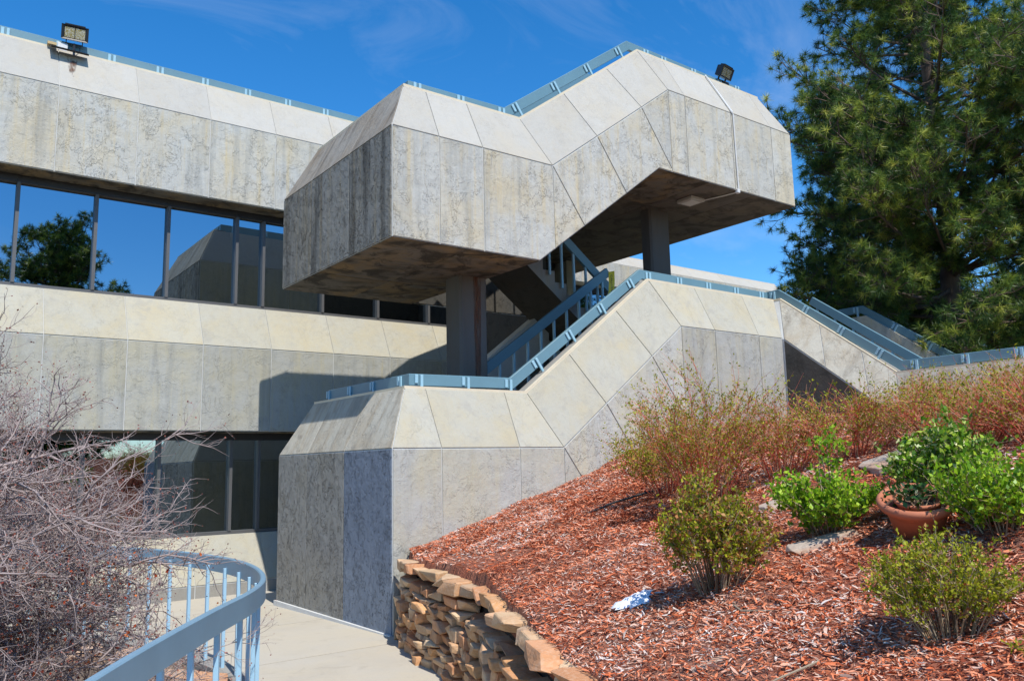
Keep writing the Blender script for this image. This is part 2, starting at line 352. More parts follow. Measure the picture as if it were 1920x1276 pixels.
mt, t, b = newmat('mulch_ground'); v = objvec(t, False)
c = mixc(t, rng_(t, noise(t, v, 60, 4), 0.35, 0.65), (0.13, 0.035, 0.017), (0.36, 0.11, 0.055)); c = mixc(t, rng_(t, noise(t, v, 1.5, 3), 0.4, 0.65, 0, 0.5), c, (0.22, 0.13, 0.09))
t.links.new(c, b.inputs['Base Color']); b.inputs['Roughness'].default_value = 0.95
bb = N(t, 'ShaderNodeBump'); bb.inputs['Distance'].default_value = 0.02; t.links.new(noise(t, v, 45, 3), bb.inputs['Height']); t.links.new(bb.outputs[0], b.inputs['Normal']); M['mulch'] = mt
mt, t, b = newmat('dry_grass_ground'); v = objvec(t, False)
c = mixc(t, rng_(t, noise(t, v, 0.3, 6), 0.35, 0.65), (0.12, 0.11, 0.045), (0.22, 0.17, 0.09)); c = mixc(t, rng_(t, noise(t, v, 9, 4), 0.4, 0.7, 0, 0.6), c, (0.07, 0.08, 0.03))
t.links.new(c, b.inputs['Base Color']); b.inputs['Roughness'].default_value = 0.95; M['grass'] = mt

# ------------------------------------------------------------------ panels
def clip(poly, p, n):
    """keep the side of the line/plane through p where (q-p).n >= 0"""
    out = []; p = Vector(p); n = Vector(n)
    for i, a in enumerate(poly):
        c = poly[(i + 1) % len(poly)]; da = (a - p).dot(n); dc = (c - p).dot(n)
        if da >= -1e-7: out.append(a)
        if (da > 1e-7 and dc < -1e-7) or (da < -1e-7 and dc > 1e-7): out.append(a + (c - a) * (da / (da - dc)))
    return out

def inset(poly, nrm, g):
    n = len(poly); out = []
    for i in range(n):
        a, b_, c = poly[i - 1], poly[i], poly[(i + 1) % n]
        d1 = (b_ - a).normalized(); d2 = (c - b_).normalized()
        n1 = nrm.cross(d1); n2 = nrm.cross(d2)
        k = 1 + n1.dot(n2)
        out.append(b_ + (n1 + n2) * (g / max(k, 0.25)))
    return out

def panel(poly, out, mat, parent, gap=0.0075, th=0.014, name='wall_panel'):
    P = []
    if gap == 0.0075 and abs(Vector(out).z) > 0.2: gap = 0.0045
    for q in poly:
        q = Vector(q)
        if not P or (q - P[-1]).length > 0.02: P.append(q)
    if (P[0] - P[-1]).length < 0.02: P.pop()
    if len(P) < 3: return None
    nrm = Vector((0, 0, 0))
    for i in range(len(P)): nrm += P[i].cross(P[(i + 1) % len(P)])
    nrm.normalize()
    if nrm.dot(Vector(out)) < 0: P.reverse(); nrm = -nrm
    lo = inset(P, nrm, gap); hi = inset(P, nrm, gap + 0.004); n = len(P)
    V = [q + nrm * 0.001 for q in lo] + [q + nrm * (th - 0.004) for q in lo] + [q + nrm * th for q in hi]
    F = [tuple(range(2 * n, 3 * n))]
    for i in range(n):
        j = (i + 1) % n; F.append((i, j, n + j, n + i)); F.append((n + i, n + j, 2 * n + j, 2 * n + i))
    return obj(name, mesh(name, V, F, mat), parent)

# ------------------------------------------------------------------ office building
YW, YT, YG = 14.13, 14.52, 14.62
BX0, BX1 = -7.75, 12.3
bld = empty('office_building', (2.0, YW, -0.1), 'long two storey concrete office building with strips of dark reflective windows', 'building')
def band_core(zb, zv, zt, x0, x1, parent, yw=YW, b_=0.39, deep=1.2):
    mbb = MB()
    yt = yw + b_
    sec = [(yw, zb), (yw, zv), (yt, zt), (yt + 0.25, zt), (yt + 0.25, zt - 0.5 if zt > 8 else zt - 0.002), (yw + deep, zt - 0.5 if zt > 8 else zt - 0.002), (yw + deep, zb)]
    n = len(sec)
    V = [(x0, y, z) for y, z in sec] + [(x1, y, z) for y, z in sec]
    F = [(i, (i + 1) % n, n + (i + 1) % n, n + i) for i in range(n)] + [tuple(range(n))[::-1], tuple(range(n, 2 * n))]
    mbb.add(V, F); return obj('wall', mbb.mesh('wall', M['sealant']), parent)
xs = [1.72 + 1.185 * k for k in range(-8, 10)]
xs = [x for x in xs if BX0 < x < BX1 - 0.2]
xs = [BX0] + xs + [BX1]
for zb, zv, zt, mv, mb_ in ((6.63, 8.05, 8.84, M['vert'], M['bevel']), (2.60, 4.04, 4.83, M['vert_grey'], M['bevel_low'])):
    band_core(zb, zv, zt, BX0, BX1, bld)
    for a, c in zip(xs[:-1], xs[1:]):
        panel([(a, YW, zb), (c, YW, zb), (c, YW, zv), (a, YW, zv)], (0, -1, 0), mv, bld)
        panel([(a, YW, zv), (c, YW, zv), (c, YT, zt), (a, YT, zt)], (0, -1, .5), mb_, bld)
    o = obj('soffit', MB().box(BX0, BX1, YW + 0.03, YG - 0.1, zb - 0.02, zb - 0.002).mesh('soffit', M['soffit']), bld)
# base bevel under the lower windows
mbb = MB(); V = [(x, y, z) for x in (BX0, BX1) for (y, z) in ((YW, -0.4), (YW, 0.10), (YT, 0.86), (YT + 0.4, 0.86), (YT + 0.4, -0.4))]
mbb.add(V, [(i, (i + 1) % 5, 5 + (i + 1) % 5, 5 + i) for i in range(5)] + [(4, 3, 2, 1, 0), (5, 6, 7, 8, 9)])
obj('wall', mbb.mesh('wall', M['sealant']), bld)
for a, c in zip(xs[:-1], xs[1:]):
    panel([(a, YW, 0.10), (c, YW, 0.10), (c, YT, 0.86), (a, YT, 0.86)], (0, -1, .5), M['bevel_low'], bld)
    panel([(a, YW, -0.3), (c, YW, -0.3), (c, YW, 0.10), (a, YW, 0.10)], (0, -1, 0), M['kerb'], bld, th=0.01)
# copings
prof = [(-0.01, -0.005), (-0.01, 0.032), (0.045, 0.032), (0.045, -0.005)]
prof2 = [(0.047, -0.004), (0.047, 0.022), (0.235, 0.022), (0.235, -0.004)]
def coping(pts, parent, side=1, mat='coping'):
    pr = [(-side * a, b_) for a, b_ in prof]
    if side > 0: pr = pr[::-1]
    pr2 = [(-side * a, b_) for a, b_ in prof2]
    obj('parapet_top', MB().sweep(pts, pr2[::-1] if side > 0 else pr2).mesh('parapet_top', M['kerb']), parent)
    return obj('coping', MB().sweep(pts, pr).mesh('coping', M[mat]), parent)
coping([(BX0, YT, 8.842), (BX1, YT, 8.842)], bld)
# windows: one frame per bay, pane as its child
def windows(z0, z1, mulls):
    for a, c in zip(mulls[:-1], mulls[1:]):
        mb2 = MB(); w = 0.025
        mb2.box(a - w, a + w, YG - 0.10, YG + 0.02, z0 + 0.051, z1 - 0.131)
        mb2.box(a - w, c - w - 0.001, YG - 0.085, YG + 0.02, z0, z0 + 0.05)
        mb2.box(a - w, c - w - 0.001, YG - 0.085, YG + 0.02, z1 - 0.13, z1)
        wdo = obj('window', mb2.mesh('window', M['mullion']), bld)
        wdo.data.materials.clear(); wdo.data.materials.append(M['mullion']); wdo.data.materials.append(M['frame'])
        for p in wdo.data.polygons:
            if p.center.z > z1 - 0.13: p.material_index = 1
        tilt = rnd.uniform(-0.006, 0.006); tl2 = rnd.uniform(-0.006, 0.006)
        pn = bpy.data.objects.new('pane', mesh('pane', [(a + w, YG, z0 + 0.05), (c - w, YG + tilt, z0 + 0.05), (c - w, YG + tilt + tl2, z1 - 0.13), (a + w, YG + tl2, z1 - 0.13)], [(0, 1, 2, 3)], M['glass']))
        COL.objects.link(pn); pn.parent = wdo; pn.matrix_parent_inverse = Matrix.Identity(4)
ml = [1.30 - 1.15 * k for k in range(7, 0, -1)] + [1.30, 2.42, 3.56, 4.745, 5.24, 6.41, 7.59, 8.77, 9.95, 11.13, 12.27]
windows(4.835, 6.625, ml)
windows(0.865, 2.595, ml)
obj('backing_wall', MB().box(BX0, BX1, YG + 0.03, YG + 0.2, -0.4, 8.3).mesh('backing_wall', M['frame']), bld)
obj('end_wall', MB().box(BX1 + 0.002, BX1 + 0.2, YW + 0.05, 26, -0.4, 8.3).mesh('end_wall', M['vert_grey']), bld)
obj('end_wall', MB().box(BX0 - 0.2, BX0 - 0.002, YW + 0.05, 26, -0.4, 8.3).mesh('end_wall', M['vert_grey']), bld)
obj('roof_slab', MB().box(BX0, BX1, YG + 0.8, 26, 8.05, 8.3).mesh('roof_slab', M['roof']), bld)

# far wing
wing = empty('office_wing', (20, 19.1, 2.4), 'far concrete wing of the building with a flat roofline seen behind the square column', 'building')
WX0, WX1 = 10.0, 27.9
mbb = MB(); sec = [(19.1, 7.64), (19.1, 8.42), (19.49, 8.84), (20.4, 8.84), (20.4, 7.64)]
mbb.add([(x, y, z) for x in (WX0, WX1) for y, z in sec], [(i, (i + 1) % 5, 5 + (i + 1) % 5, 5 + i) for i in range(5)] + [(4, 3, 2, 1, 0), (5, 6, 7, 8, 9)])
obj('wall', mbb.mesh('wall', M['sealant']), wing)
k = 0; x = WX0
while x < WX1 - 0.3:
    c = min(x + 1.79, WX1)
    panel([(x, 19.1, 7.64), (c, 19.1, 7.64), (c, 19.1, 8.42), (x, 19.1, 8.42)], (0, -1, 0), M['vert'], wing)
    panel([(x, 19.1, 8.42), (c, 19.1, 8.42), (c, 19.49, 8.84), (x, 19.49, 8.84)], (0, -1, .5), M['bevel'], wing); x = c
coping([(WX0, 19.49, 8.842), (WX1, 19.49, 8.842)], wing)
x = WX0
while x < WX1 - 0.5:
    wf = obj('window', MB().box(x, x + 0.06, 19.45, 19.6, 5.2, 7.62).box(x + 0.061, x + 1.78, 19.5, 19.6, 7.45, 7.62).mesh('window', M['frame']), wing)
    pn = bpy.data.objects.new('pane', mesh('pane', [(x + 0.06, 19.6, 5.2), (x + 1.79, 19.6, 5.2), (x + 1.79, 19.6, 7.5), (x + 0.06, 19.6, 7.5)], [(0, 1, 2, 3)], M['glass']))
    COL.objects.link(pn); pn.parent = wf; pn.matrix_parent_inverse = Matrix.Identity(4)
    x += 1.79
obj('lower_wall', MB().box(WX0, WX1, 19.12, 20.3, 2.0, 5.19).mesh('lower_wall', M['bevel_low']), wing)

# ------------------------------------------------------------------ stair tower
tw = empty('stair_tower', (4.773, 8.77, 0.0), 'grey freestanding stair tower of textured concrete slabs with sloping parapets and dark undersides', 'staircase')
XF, YF = 4.773, 8.77
def body(st, zb, name='wall', close=True, thick=0.9):
    """st: list of (V, T, inward) ; V vertical-top point, T bevel-top point; zb: bottom z per station"""
    mb2 = MB(); R = []
    for i, (v, t_, inn) in enumerate(st):
        v = Vector(v); t_ = Vector(t_); inn = Vector(inn); bt = Vector((v.x, v.y, zb[i]))
        ti = t_ + inn; fi = Vector((ti.x, ti.y, max(zb[i] + 0.05, t_.z - thick))); 
        R.append([bt, v, t_, ti, fi])
    V = [p for r in R for p in r]; F = []
    for i in range(len(R) - 1):
        for j in range(4): F.append((5 * i + j, 5 * i + j + 1, 5 * i + 5 + j + 1, 5 * i + 5 + j))
    F.append((0, 1, 2, 3, 4)); e = 5 * (len(R) - 1); F.append((e + 4, e + 3, e + 2, e + 1, e))
    mb2.add(V, F); return obj(name, mb2.mesh(name, M['sealant']), tw)

t_ = 0.22
LOW = [((9.985, 12.35, 4.05), (9.694, 11.96, 4.84), (0, -t_, 0)), ((7.445, 12.35, 2.14), (7.12, 11.96, 2.91), (0, -t_, 0)),
       ((XF, 12.35, 2.14), (5.163, 11.96, 2.91), (t_, -t_, 0)), ((XF, YF, 2.14), (5.163, 9.16, 2.91), (t_, t_, 0)),
       ((7.445, YF, 2.14), (7.12, 9.16, 2.91), (0, t_, 0)), ((9.985, YF, 4.05), (9.694, 9.16, 4.84), (0, t_, 0)),
       ((12.65, YF, 4.05), (13.04, 9.16, 4.84), (t_, t_, 0)), ((12.65, 8.72, 4.03), (13.04, 9.03, 4.84), (t_, 0, 0)),
       ((12.65, 6.7, 2.46), (13.04, 6.93, 3.25), (t_, 0, 0)), ((12.65, -1.0, 2.46), (13.04, -1.0, 3.25), (t_, 0, 0))]
body(LOW, [-0.3] * len(LOW))
# panels of the lower block
def front_low():
    zb = -0.3
    for a, c in ((XF, 5.46), (5.46, 6.68), (6.68, 7.445)):
        panel([(a, YF, zb), (c, YF, zb), (c, YF, 2.14), (a, YF, 2.14)], (0, -1, 0), M['vert_low'], tw)
    for (a, at), (c, ct) in (((XF, 5.163), (5.46, 5.46)), ((5.46, 5.46), (6.68, 6.72)), ((6.68, 6.72), (7.445, 7.12))):
        panel([(a, YF, 2.14), (c, YF, 2.14), (ct, 9.16, 2.91), (at, 9.16, 2.91)], (0, -1, .5), M['bevel_low'], tw)
    reg = [Vector(p) for p in ((7.445, YF, zb), (9.985, YF, zb), (9.985, YF, 4.05), (7.445, YF, 2.14))]
    sl = (4.05 - 2.14) / (9.985 - 7.445)
    cuts = [7.445, 8.28, 9.285]
    nrm = Vector((1.0, 0, sl)).normalized()
    # pieces between slanted joints
    prev = None
    for i, xc in enumerate(cuts + [None]):
        P = list(reg)
        if i > 0: q = cuts[i - 1]; P = clip(P, (q, YF, 2.14 + sl * (q - 7.445)), nrm)
        if xc is not None: P = clip(P, (xc, YF, 2.14 + sl * (xc - 7.445)), -nrm)
        if len(P) > 2: panel(P, (0, -1, 0), M['vert_low'], tw)
    for (a, at), (c, ct) in (((7.445, 7.12), (8.28, 7.93)), ((8.28, 7.93), (9.285, 8.93)), ((9.285, 8.93), (9.985, 9.694))):
        f = lambda x: 2.14 + sl * (x - 7.445); g = lambda x: 2.91 + (4.84 - 2.91) / (9.694 - 7.12) * (x - 7.12)
        panel([(a, YF, f(a)), (c, YF, f(c)), (ct, 9.16, g(ct)), (at, 9.16, g(at))], (0, -1, .5), M['bevel_low'], tw)
    for a, c in ((9.985, 10.81), (10.81, 11.98), (11.98, 12.65)):
        panel([(a, YF, zb), (c, YF, zb), (c, YF, 4.05), (a, YF, 4.05)], (0, -1, 0), M['vert_grey'], tw)
    for (a, at), (c, ct) in (((9.985, 9.694), (10.81, 10.80)), ((10.81, 10.80), (11.98, 12.08)), ((11.98, 12.08), (12.65, 13.04))):
        panel([(a, YF, 4.05), (c, YF, 4.05), (ct, 9.16, 4.84), (at, 9.16, 4.84)], (0, -1, .5), M['bevel_low'], tw)
front_low()
for (a, at), (c, ct), mt_ in (((YF, 9.16), (10.06, 10.06), 'side_blue'), ((10.06, 10.06), (11.27, 11.27), 'side_low'), ((11.27, 11.27), (12.35, 11.96), 'side_low')):
    panel([(XF, a, -0.3), (XF, c, -0.3), (XF, c, 2.14), (XF, a, 2.14)], (-1, 0, 0), M[mt_], tw)
    panel([(XF, a, 2.14), (XF, c, 2.14), (5.163, ct, 2.91), (5.163, at, 2.91)], (-1, 0, .5), M['side_bevel'], tw)
def backpan(z0, z1, zt, zb, xa=XF, ta=5.163, xe=7.445, te=7.12):
    js = [(xa, ta), (5.46, 5.46), (6.68, 6.68), (xe, te)]
    for (a, at), (c, ct) in zip(js[:-1], js[1:]):
        panel([(a, 12.35, zb), (c, 12.35, zb), (c, 12.35, z1), (a, 12.35, z1)], (0, 1, 0), M['vert_grey'], tw)
        panel([(a, 12.35, z1), (c, 12.35, z1), (ct, 11.96, zt), (at, 11.96, zt)], (0, 1, .5), M['bevel'], tw)
backpan(0, 2.14, 2.91, -0.3)
# right-hand wall towards the viewer
vz = lambda y: 4.03 + (2.46 - 4.03) / (6.7 - 8.72) * (y - 8.72)
tz = lambda y: 4.84 + (3.25 - 4.84) / (6.93 - 9.03) * (y - 9.03)
js = [(8.72, 9.03), (7.95, 8.25), (7.2, 7.5), (6.7, 6.93)]
for (a, at), (c, ct) in zip(js[:-1], js[1:]):
    panel([(12.65, a, vz(a)), (12.65, c, vz(c)), (13.04, ct, tz(ct)), (13.04, at, tz(at))], (-1, 0, .5), M['side_bevel'], tw)
panel([(12.65, 8.74, 0.5), (12.65, 7.2, 0.5), (12.65, 7.2, vz(7.2)), (12.65, 8.72, 4.02)], (-1, 0, 0), M['shade_conc'], tw)  # shade of this face painted in by the dark concrete
panel([(12.65, 7.2, 0.5), (12.65, 6.7, 0.5), (12.65, 6.7, 2.46), (12.65, 7.2, vz(7.2))], (-1, 0, 0), M['shade_conc'], tw)
js = [(6.7, 6.93), (5.35, 5.35), (4.1, 4.1), (2.9, 2.9), (1.7, 1.7), (0.5, 0.5), (-1, -1)]
for (a, at), (c, ct) in zip(js[:-1], js[1:]):
    panel([(12.65, a, 0.5), (12.65, c, 0.5), (12.65, c, 2.46), (12.65, a, 2.46)], (-1, 0, 0), M['side'], tw)
    panel([(12.65, a, 2.46), (12.65, c, 2.46), (13.04, ct, 3.25), (13.04, at, 3.25)], (-1, 0, .5), M['side_bevel'], tw)
for pts in ([(5.163, 11.96, 2.912), (5.163, 9.16, 2.912), (7.12, 9.16, 2.912), (9.694, 9.16, 4.842), (13.04, 9.16, 4.842)],):
    coping(pts, tw)
coping([(13.04, 9.16, 4.842), (13.04, 9.03, 4.842), (13.04, 6.93, 3.252), (13.04, -1.0, 3.252)], tw, 1)

# upper block
UP = [((9.975, 12.35, 8.06), (9.695, 11.96, 8.845), (0, -t_, 0)), ((7.40, 12.35, 6.20), (7.12, 11.96, 6.985), (0, -t_, 0)),
      ((XF, 12.35, 6.20), (5.163, 11.96, 6.985), (t_, -t_, 0)), ((XF, YF, 6.20), (5.163, 9.16, 6.985), (t_, t_, 0)),
      ((7.40, YF, 6.20), (7.12, 9.16, 6.985), (0, t_, 0)), ((9.975, YF, 8.06), (9.695, 9.16, 8.845), (0, t_, 0)),
      ((13.37, YF, 8.06), (12.98, 9.16, 8.845), (-t_, t_, 0)), ((13.37, 15.6, 8.06), (12.98, 15.6, 8.845), (-t_, 0, 0))]
mb2 = MB()
def solid(stations, bottoms):
    R = []
    for (v, tt, inn), bt in zip(stations, bottoms):
        v = Vector(v); tt = Vector(tt); inn = Vector(inn)
        R.append([Vector(b_) for b_ in bt] + [v, tt, tt + inn, Vector(((tt + inn).x, (tt + inn).y, tt.z - 0.95))])
    return R
up_core = MB()
segs = []
def wallseg(s0, s1, b0, b1):
    (v0, t0, i0), (v1, t1, i1) = s0, s1
    P0 = [Vector(b0), Vector(v0), Vector(t0), Vector(t0) + Vector(i0), Vector(t0) + Vector(i0) - Vector((0, 0, 0.95))]
    P1 = [Vector(b1), Vector(v1), Vector(t1), Vector(t1) + Vector(i1), Vector(t1) + Vector(i1) - Vector((0, 0, 0.95))]
    up_core.add(P0 + P1, [(j, j + 1, 5 + j + 1, 5 + j) for j in range(4)])
zs = lambda x: 4.75 if x < 7.114 else min(6.63, 4.75 + (6.63 - 4.75) / (9.66 - 7.114) * (x - 7.114))
def bt(p): return (p[0], p[1], zs(p[0]))
for i in range(len(UP) - 1):
    if i == 0: wallseg(UP[0], UP[1], (9.975, 12.35, 4.75), (7.40, 12.35, 4.75))  # back wall carried down flat to darken the window reflections behind it
    elif i == 4:
        a = UP[4][0]; c = UP[5][0]; v0, v1 = Vector(a), Vector(c)
        P = [(7.40, YF, zs(7.4)), (9.66, YF, 6.63), (9.975, YF, 6.63), c, a]; up_core.add(P, [(0, 1, 2, 3, 4)])
        t0, t1 = UP[4][1], UP[5][1]; i_ = Vector((0, t_, 0))
        up_core.add([a, c, t1, t0], [(0, 1, 2, 3)]); up_core.add([t0, t1, Vector(t1) + i_, Vector(t0) + i_], [(0, 1, 2, 3)])
        dz = Vector((0, 0, 0.95)); up_core.add([Vector(t0) + i_, Vector(t1) + i_, Vector(t1) + i_ - dz, Vector(t0) + i_ - dz], [(0, 1, 2, 3)])
    elif i == 3 or i == 1:
        yy = UP[i][0][1]; a = UP[i][0]; c = UP[i + 1][0]
        P = [(XF, yy, 4.75), (7.114, yy, 4.75), (7.40, yy, zs(7.4)), (7.40, yy, 6.20), (XF, yy, 6.20)]; up_core.add(P, [(0, 1, 2, 3, 4)])
        t0, t1 = Vector(UP[i][1]), Vector(UP[i + 1][1]); i0, i1 = Vector(UP[i][2]), Vector(UP[i + 1][2]); dz = Vector((0, 0, 0.95))
        up_core.add([a, c, t1, t0], [(0, 1, 2, 3)]); up_core.add([t0, t1, t1 + i1, t0 + i0], [(0, 1, 2, 3)]); up_core.add([t0 + i0, t1 + i1, t1 + i1 - dz, t0 + i0 - dz], [(0, 1, 2, 3)])
    else: wallseg(UP[i], UP[i + 1], bt(UP[i][0]), bt(UP[i + 1][0]))
# inner faces: side of flight three, side of the high platform, floors
up_core.add([(7.114, 10.55, 4.75), (9.66, 10.55, 6.63), (9.66, 10.55, 7.9), (7.114, 10.55, 6.05)], [(0, 1, 2, 3)])
up_core.add([(9.66, 10.55, 6.63), (9.66, 15.6, 6.63), (9.66, 15.6, 8.0), (9.66, 10.55, 8.0)], [(0, 1, 2, 3)])
up_core.add([(7.114, 10.55, 4.75), (7.114, 12.35, 4.75), (7.114, 12.35, 5.98), (7.114, 10.55, 5.98)], [(0, 1, 2, 3)])
up_core.add([(5.3, 9.3, 5.98), (7.114, 9.3, 5.98), (7.114, 12.0, 5.98), (5.3, 12.0, 5.98)], [(0, 1, 2, 3)])
up_core.add([(7.114, 9.3, 5.98), (9.66, 9.3, 7.9), (9.66, 10.55, 7.9), (7.114, 10.55, 5.98)], [(0, 1, 2, 3)])
up_core.add([(9.66, 9.3, 7.9), (12.8, 9.3, 7.9), (12.8, 15.6, 7.9), (9.66, 15.6, 7.9)], [(0, 1, 2, 3)])
up_core.add([(9.66, 15.6, 6.63), (13.37, 15.6, 6.63), (13.37, 15.6, 8.06), (9.66, 15.6, 8.06)], [(0, 1, 2, 3)])
obj('wall', up_core.mesh('wall', M['sealant']), tw)
# soffits as panels with joints
def soff(pts, mat): panel(pts, (0, 0, -1), M[mat], tw, gap=0.006, th=0.008, name='soffit_panel')
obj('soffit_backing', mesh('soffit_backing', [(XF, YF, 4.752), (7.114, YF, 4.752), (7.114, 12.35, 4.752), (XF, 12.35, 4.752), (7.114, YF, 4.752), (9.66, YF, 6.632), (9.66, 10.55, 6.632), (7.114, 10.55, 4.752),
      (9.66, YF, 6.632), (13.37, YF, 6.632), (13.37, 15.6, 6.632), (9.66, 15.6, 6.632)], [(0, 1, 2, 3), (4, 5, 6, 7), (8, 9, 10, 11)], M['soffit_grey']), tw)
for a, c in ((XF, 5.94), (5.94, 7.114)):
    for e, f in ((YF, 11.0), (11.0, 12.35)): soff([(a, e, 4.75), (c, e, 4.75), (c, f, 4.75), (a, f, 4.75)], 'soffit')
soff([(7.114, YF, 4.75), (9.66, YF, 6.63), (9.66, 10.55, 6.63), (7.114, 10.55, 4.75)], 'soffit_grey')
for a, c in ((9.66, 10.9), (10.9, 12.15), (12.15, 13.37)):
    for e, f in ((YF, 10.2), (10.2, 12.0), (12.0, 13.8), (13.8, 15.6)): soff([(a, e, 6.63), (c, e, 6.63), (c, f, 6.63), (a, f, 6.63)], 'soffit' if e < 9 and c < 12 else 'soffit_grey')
# upper panels
for a, c in ((XF, 5.468), (5.468, 6.168)):
    panel([(a, YF, 4.75), (c, YF, 4.75), (c, YF, 6.2), (a, YF, 6.2)], (0, -1, 0), M['vert'], tw)
panel([(6.168, YF, 4.75), (7.114, YF, 4.75), (7.40, YF, zs(7.4)), (7.40, YF, 6.2), (6.168, YF, 6.2)], (0, -1, 0), M['vert'], tw)
for (a, at), (c, ct) in (((XF, 5.163), (5.468, 5.50)), ((5.468, 5.50), (6.168, 6.165)), ((6.168, 6.165), (7.40, 7.12))):
    panel([(a, YF, 6.2), (c, YF, 6.2), (ct, 9.16, 6.985), (at, 9.16, 6.985)], (0, -1, .5), M['bevel'], tw)
su = (8.06 - 6.2) / (9.975 - 7.40); nrm = Vector((1, 0, su)).normalized()
reg = [Vector(p) for p in ((7.40, YF, zs(7.4)), (9.66, YF, 6.63), (9.975, YF, 6.63), (9.975, YF, 8.06), (7.40, YF, 6.2))]
cuts = [7.40, 8.313, 9.316]
for i in range(4):
    P = list(reg)
    if i > 0: P = clip(P, (cuts[i - 1], YF, 6.2 + su * (cuts[i - 1] - 7.4)), nrm)
    if i < 3: P = clip(P, (cuts[i], YF, 6.2 + su * (cuts[i] - 7.4)), -nrm)
    if len(P) > 2: panel(P, (0, -1, 0), M['vert'], tw)
f = lambda x: 6.2 + su * (x - 7.40); g = lambda x: 6.985 + (8.845 - 6.985) / (9.695 - 7.12) * (x - 7.12)
for (a, at), (c, ct) in (((7.40, 7.12), (8.313, 8.0)), ((8.313, 8.0), (9.316, 8.95)), ((9.316, 8.95), (9.975, 9.695))):
    panel([(a, YF, f(a)), (c, YF, f(c)), (ct, 9.16, g(ct)), (at, 9.16, g(at))], (0, -1, .5), M['bevel'], tw)
for (a, at), (c, ct) in (((9.975, 9.695), (10.38, 10.30)), ((10.38, 10.30), (11.60, 11.60)), ((11.60, 11.60), (12.765, 12.70)), ((12.765, 12.70), (13.37, 12.98))):
    panel([(a, YF, 6.63), (c, YF, 6.63), (c, YF, 8.06), (a, YF, 8.06)], (0, -1, 0), M['vert'], tw)
    panel([(a, YF, 8.06), (c, YF, 8.06), (ct, 9.16, 8.845), (at, 9.16, 8.845)], (0, -1, .5), M['bevel'], tw)
for (a, at), (c, ct) in (((YF, 9.16), (9.97, 9.97)), ((9.97, 9.97), (11.24, 11.24)), ((11.24, 11.24), (12.35, 11.96))):
    panel([(XF, a, 4.75), (XF, c, 4.75), (XF, c, 6.2), (XF, a, 6.2)], (-1, 0, 0), M['side'], tw)
    panel([(XF, a, 6.2), (XF, c, 6.2), (5.163, ct, 6.985), (5.163, at, 6.985)], (-1, 0, .5), M['side_bevel_up'], tw)
backpan(0, 6.2, 6.985, 4.75, xe=7.40)
panel([(7.40, 12.35, 4.75), (9.975, 12.35, 4.75), (9.975, 12.35, 8.06), (7.40, 12.35, 6.2)], (0, 1, 0), M['shade_conc'], tw)  # added dark panel, hides the sky from the windows behind
panel([(7.12, 12.345, 4.76), (9.97, 12.345, 4.76), (9.97, 12.345, 8.0), (7.12, 12.345, 6.0)], (0, -1, 0), M['shade_conc'], tw)  # added inner panel, its dark colour stands in for shade behind the flight
for a, c in ((YF, 10.5), (10.5, 12.2), (12.2, 13.9), (13.9, 15.6)):
    panel([(13.37, a, 6.63), (13.37, c, 6.63), (13.37, c, 8.06), (13.37, a, 8.06)], (1, 0, 0), M['vert'], tw)
coping([(5.163, 11.96, 6.987), (5.163, 9.16, 6.987), (7.12, 9.16, 6.987), (9.695, 9.16, 8.847), (12.98, 9.16, 8.847), (12.98, 15.6, 8.847)], tw)

# columns
def column(x0, x1, y0, y1, z0, z1, label):
    c = 0.035; P = [(x0 + c, y0), (x1 - c, y0), (x1, y0 + c), (x1, y1 - c), (x1 - c, y1), (x0 + c, y1), (x0, y1 - c), (x0, y0 + c)]
    n = 8; V = [(x, y, z0) for x, y in P] + [(x, y, z1) for x, y in P]
    o = obj('column', MB().add(V, [(i, (i + 1) % n, n + (i + 1) % n, n + i) for i in range(n)] + [tuple(range(n))[::-1], tuple(range(n, 2 * n))]).mesh('column', M['column']), tw)
    o['label'] = label
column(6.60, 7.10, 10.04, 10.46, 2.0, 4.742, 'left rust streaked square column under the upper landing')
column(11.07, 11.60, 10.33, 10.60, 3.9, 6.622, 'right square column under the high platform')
mt, t, b = newmat('rust_stain'); b.inputs['Base Color'].default_value = (0.13, 0.055, 0.03, 1); b.inputs['Roughness'].default_value = 0.95
tr = N(t, 'ShaderNodeBsdfTransparent'); mx = N(t, 'ShaderNodeMixShader'); v = objvec(t, False)
t.links.new(rng_(t, noise(t, mapping(t, v, (14, 14, 1.2)), 1.0, 4), 0.42, 0.62, 0, 0.75), mx.inputs[0]); t.links.new(tr.outputs[0], mx.inputs[1]); t.links.new(b.outputs[0], mx.inputs[2]); t.links.new(mx.outputs[0], t.nodes['Material Output'].inputs['Surface'])
M['rust'] = mt
obj('rust_stain', mesh('rust_stain', [(6.86, 10.038, 2.9), (6.95, 10.038, 2.9), (6.98, 10.038, 4.74), (6.84, 10.038, 4.74)], [(0, 1, 2, 3)], M['rust']), tw)
obj('rust_stain', mesh('rust_stain', [(1.87, YW + 0.115 - 0.02, 8.30), (1.93, YW + 0.115 - 0.02, 8.30), (2.0, YW + 0.318 - 0.02, 8.72), (1.84, YW + 0.318 - 0.02, 8.72)], [(0, 1, 2, 3)], M['rust']), bld)

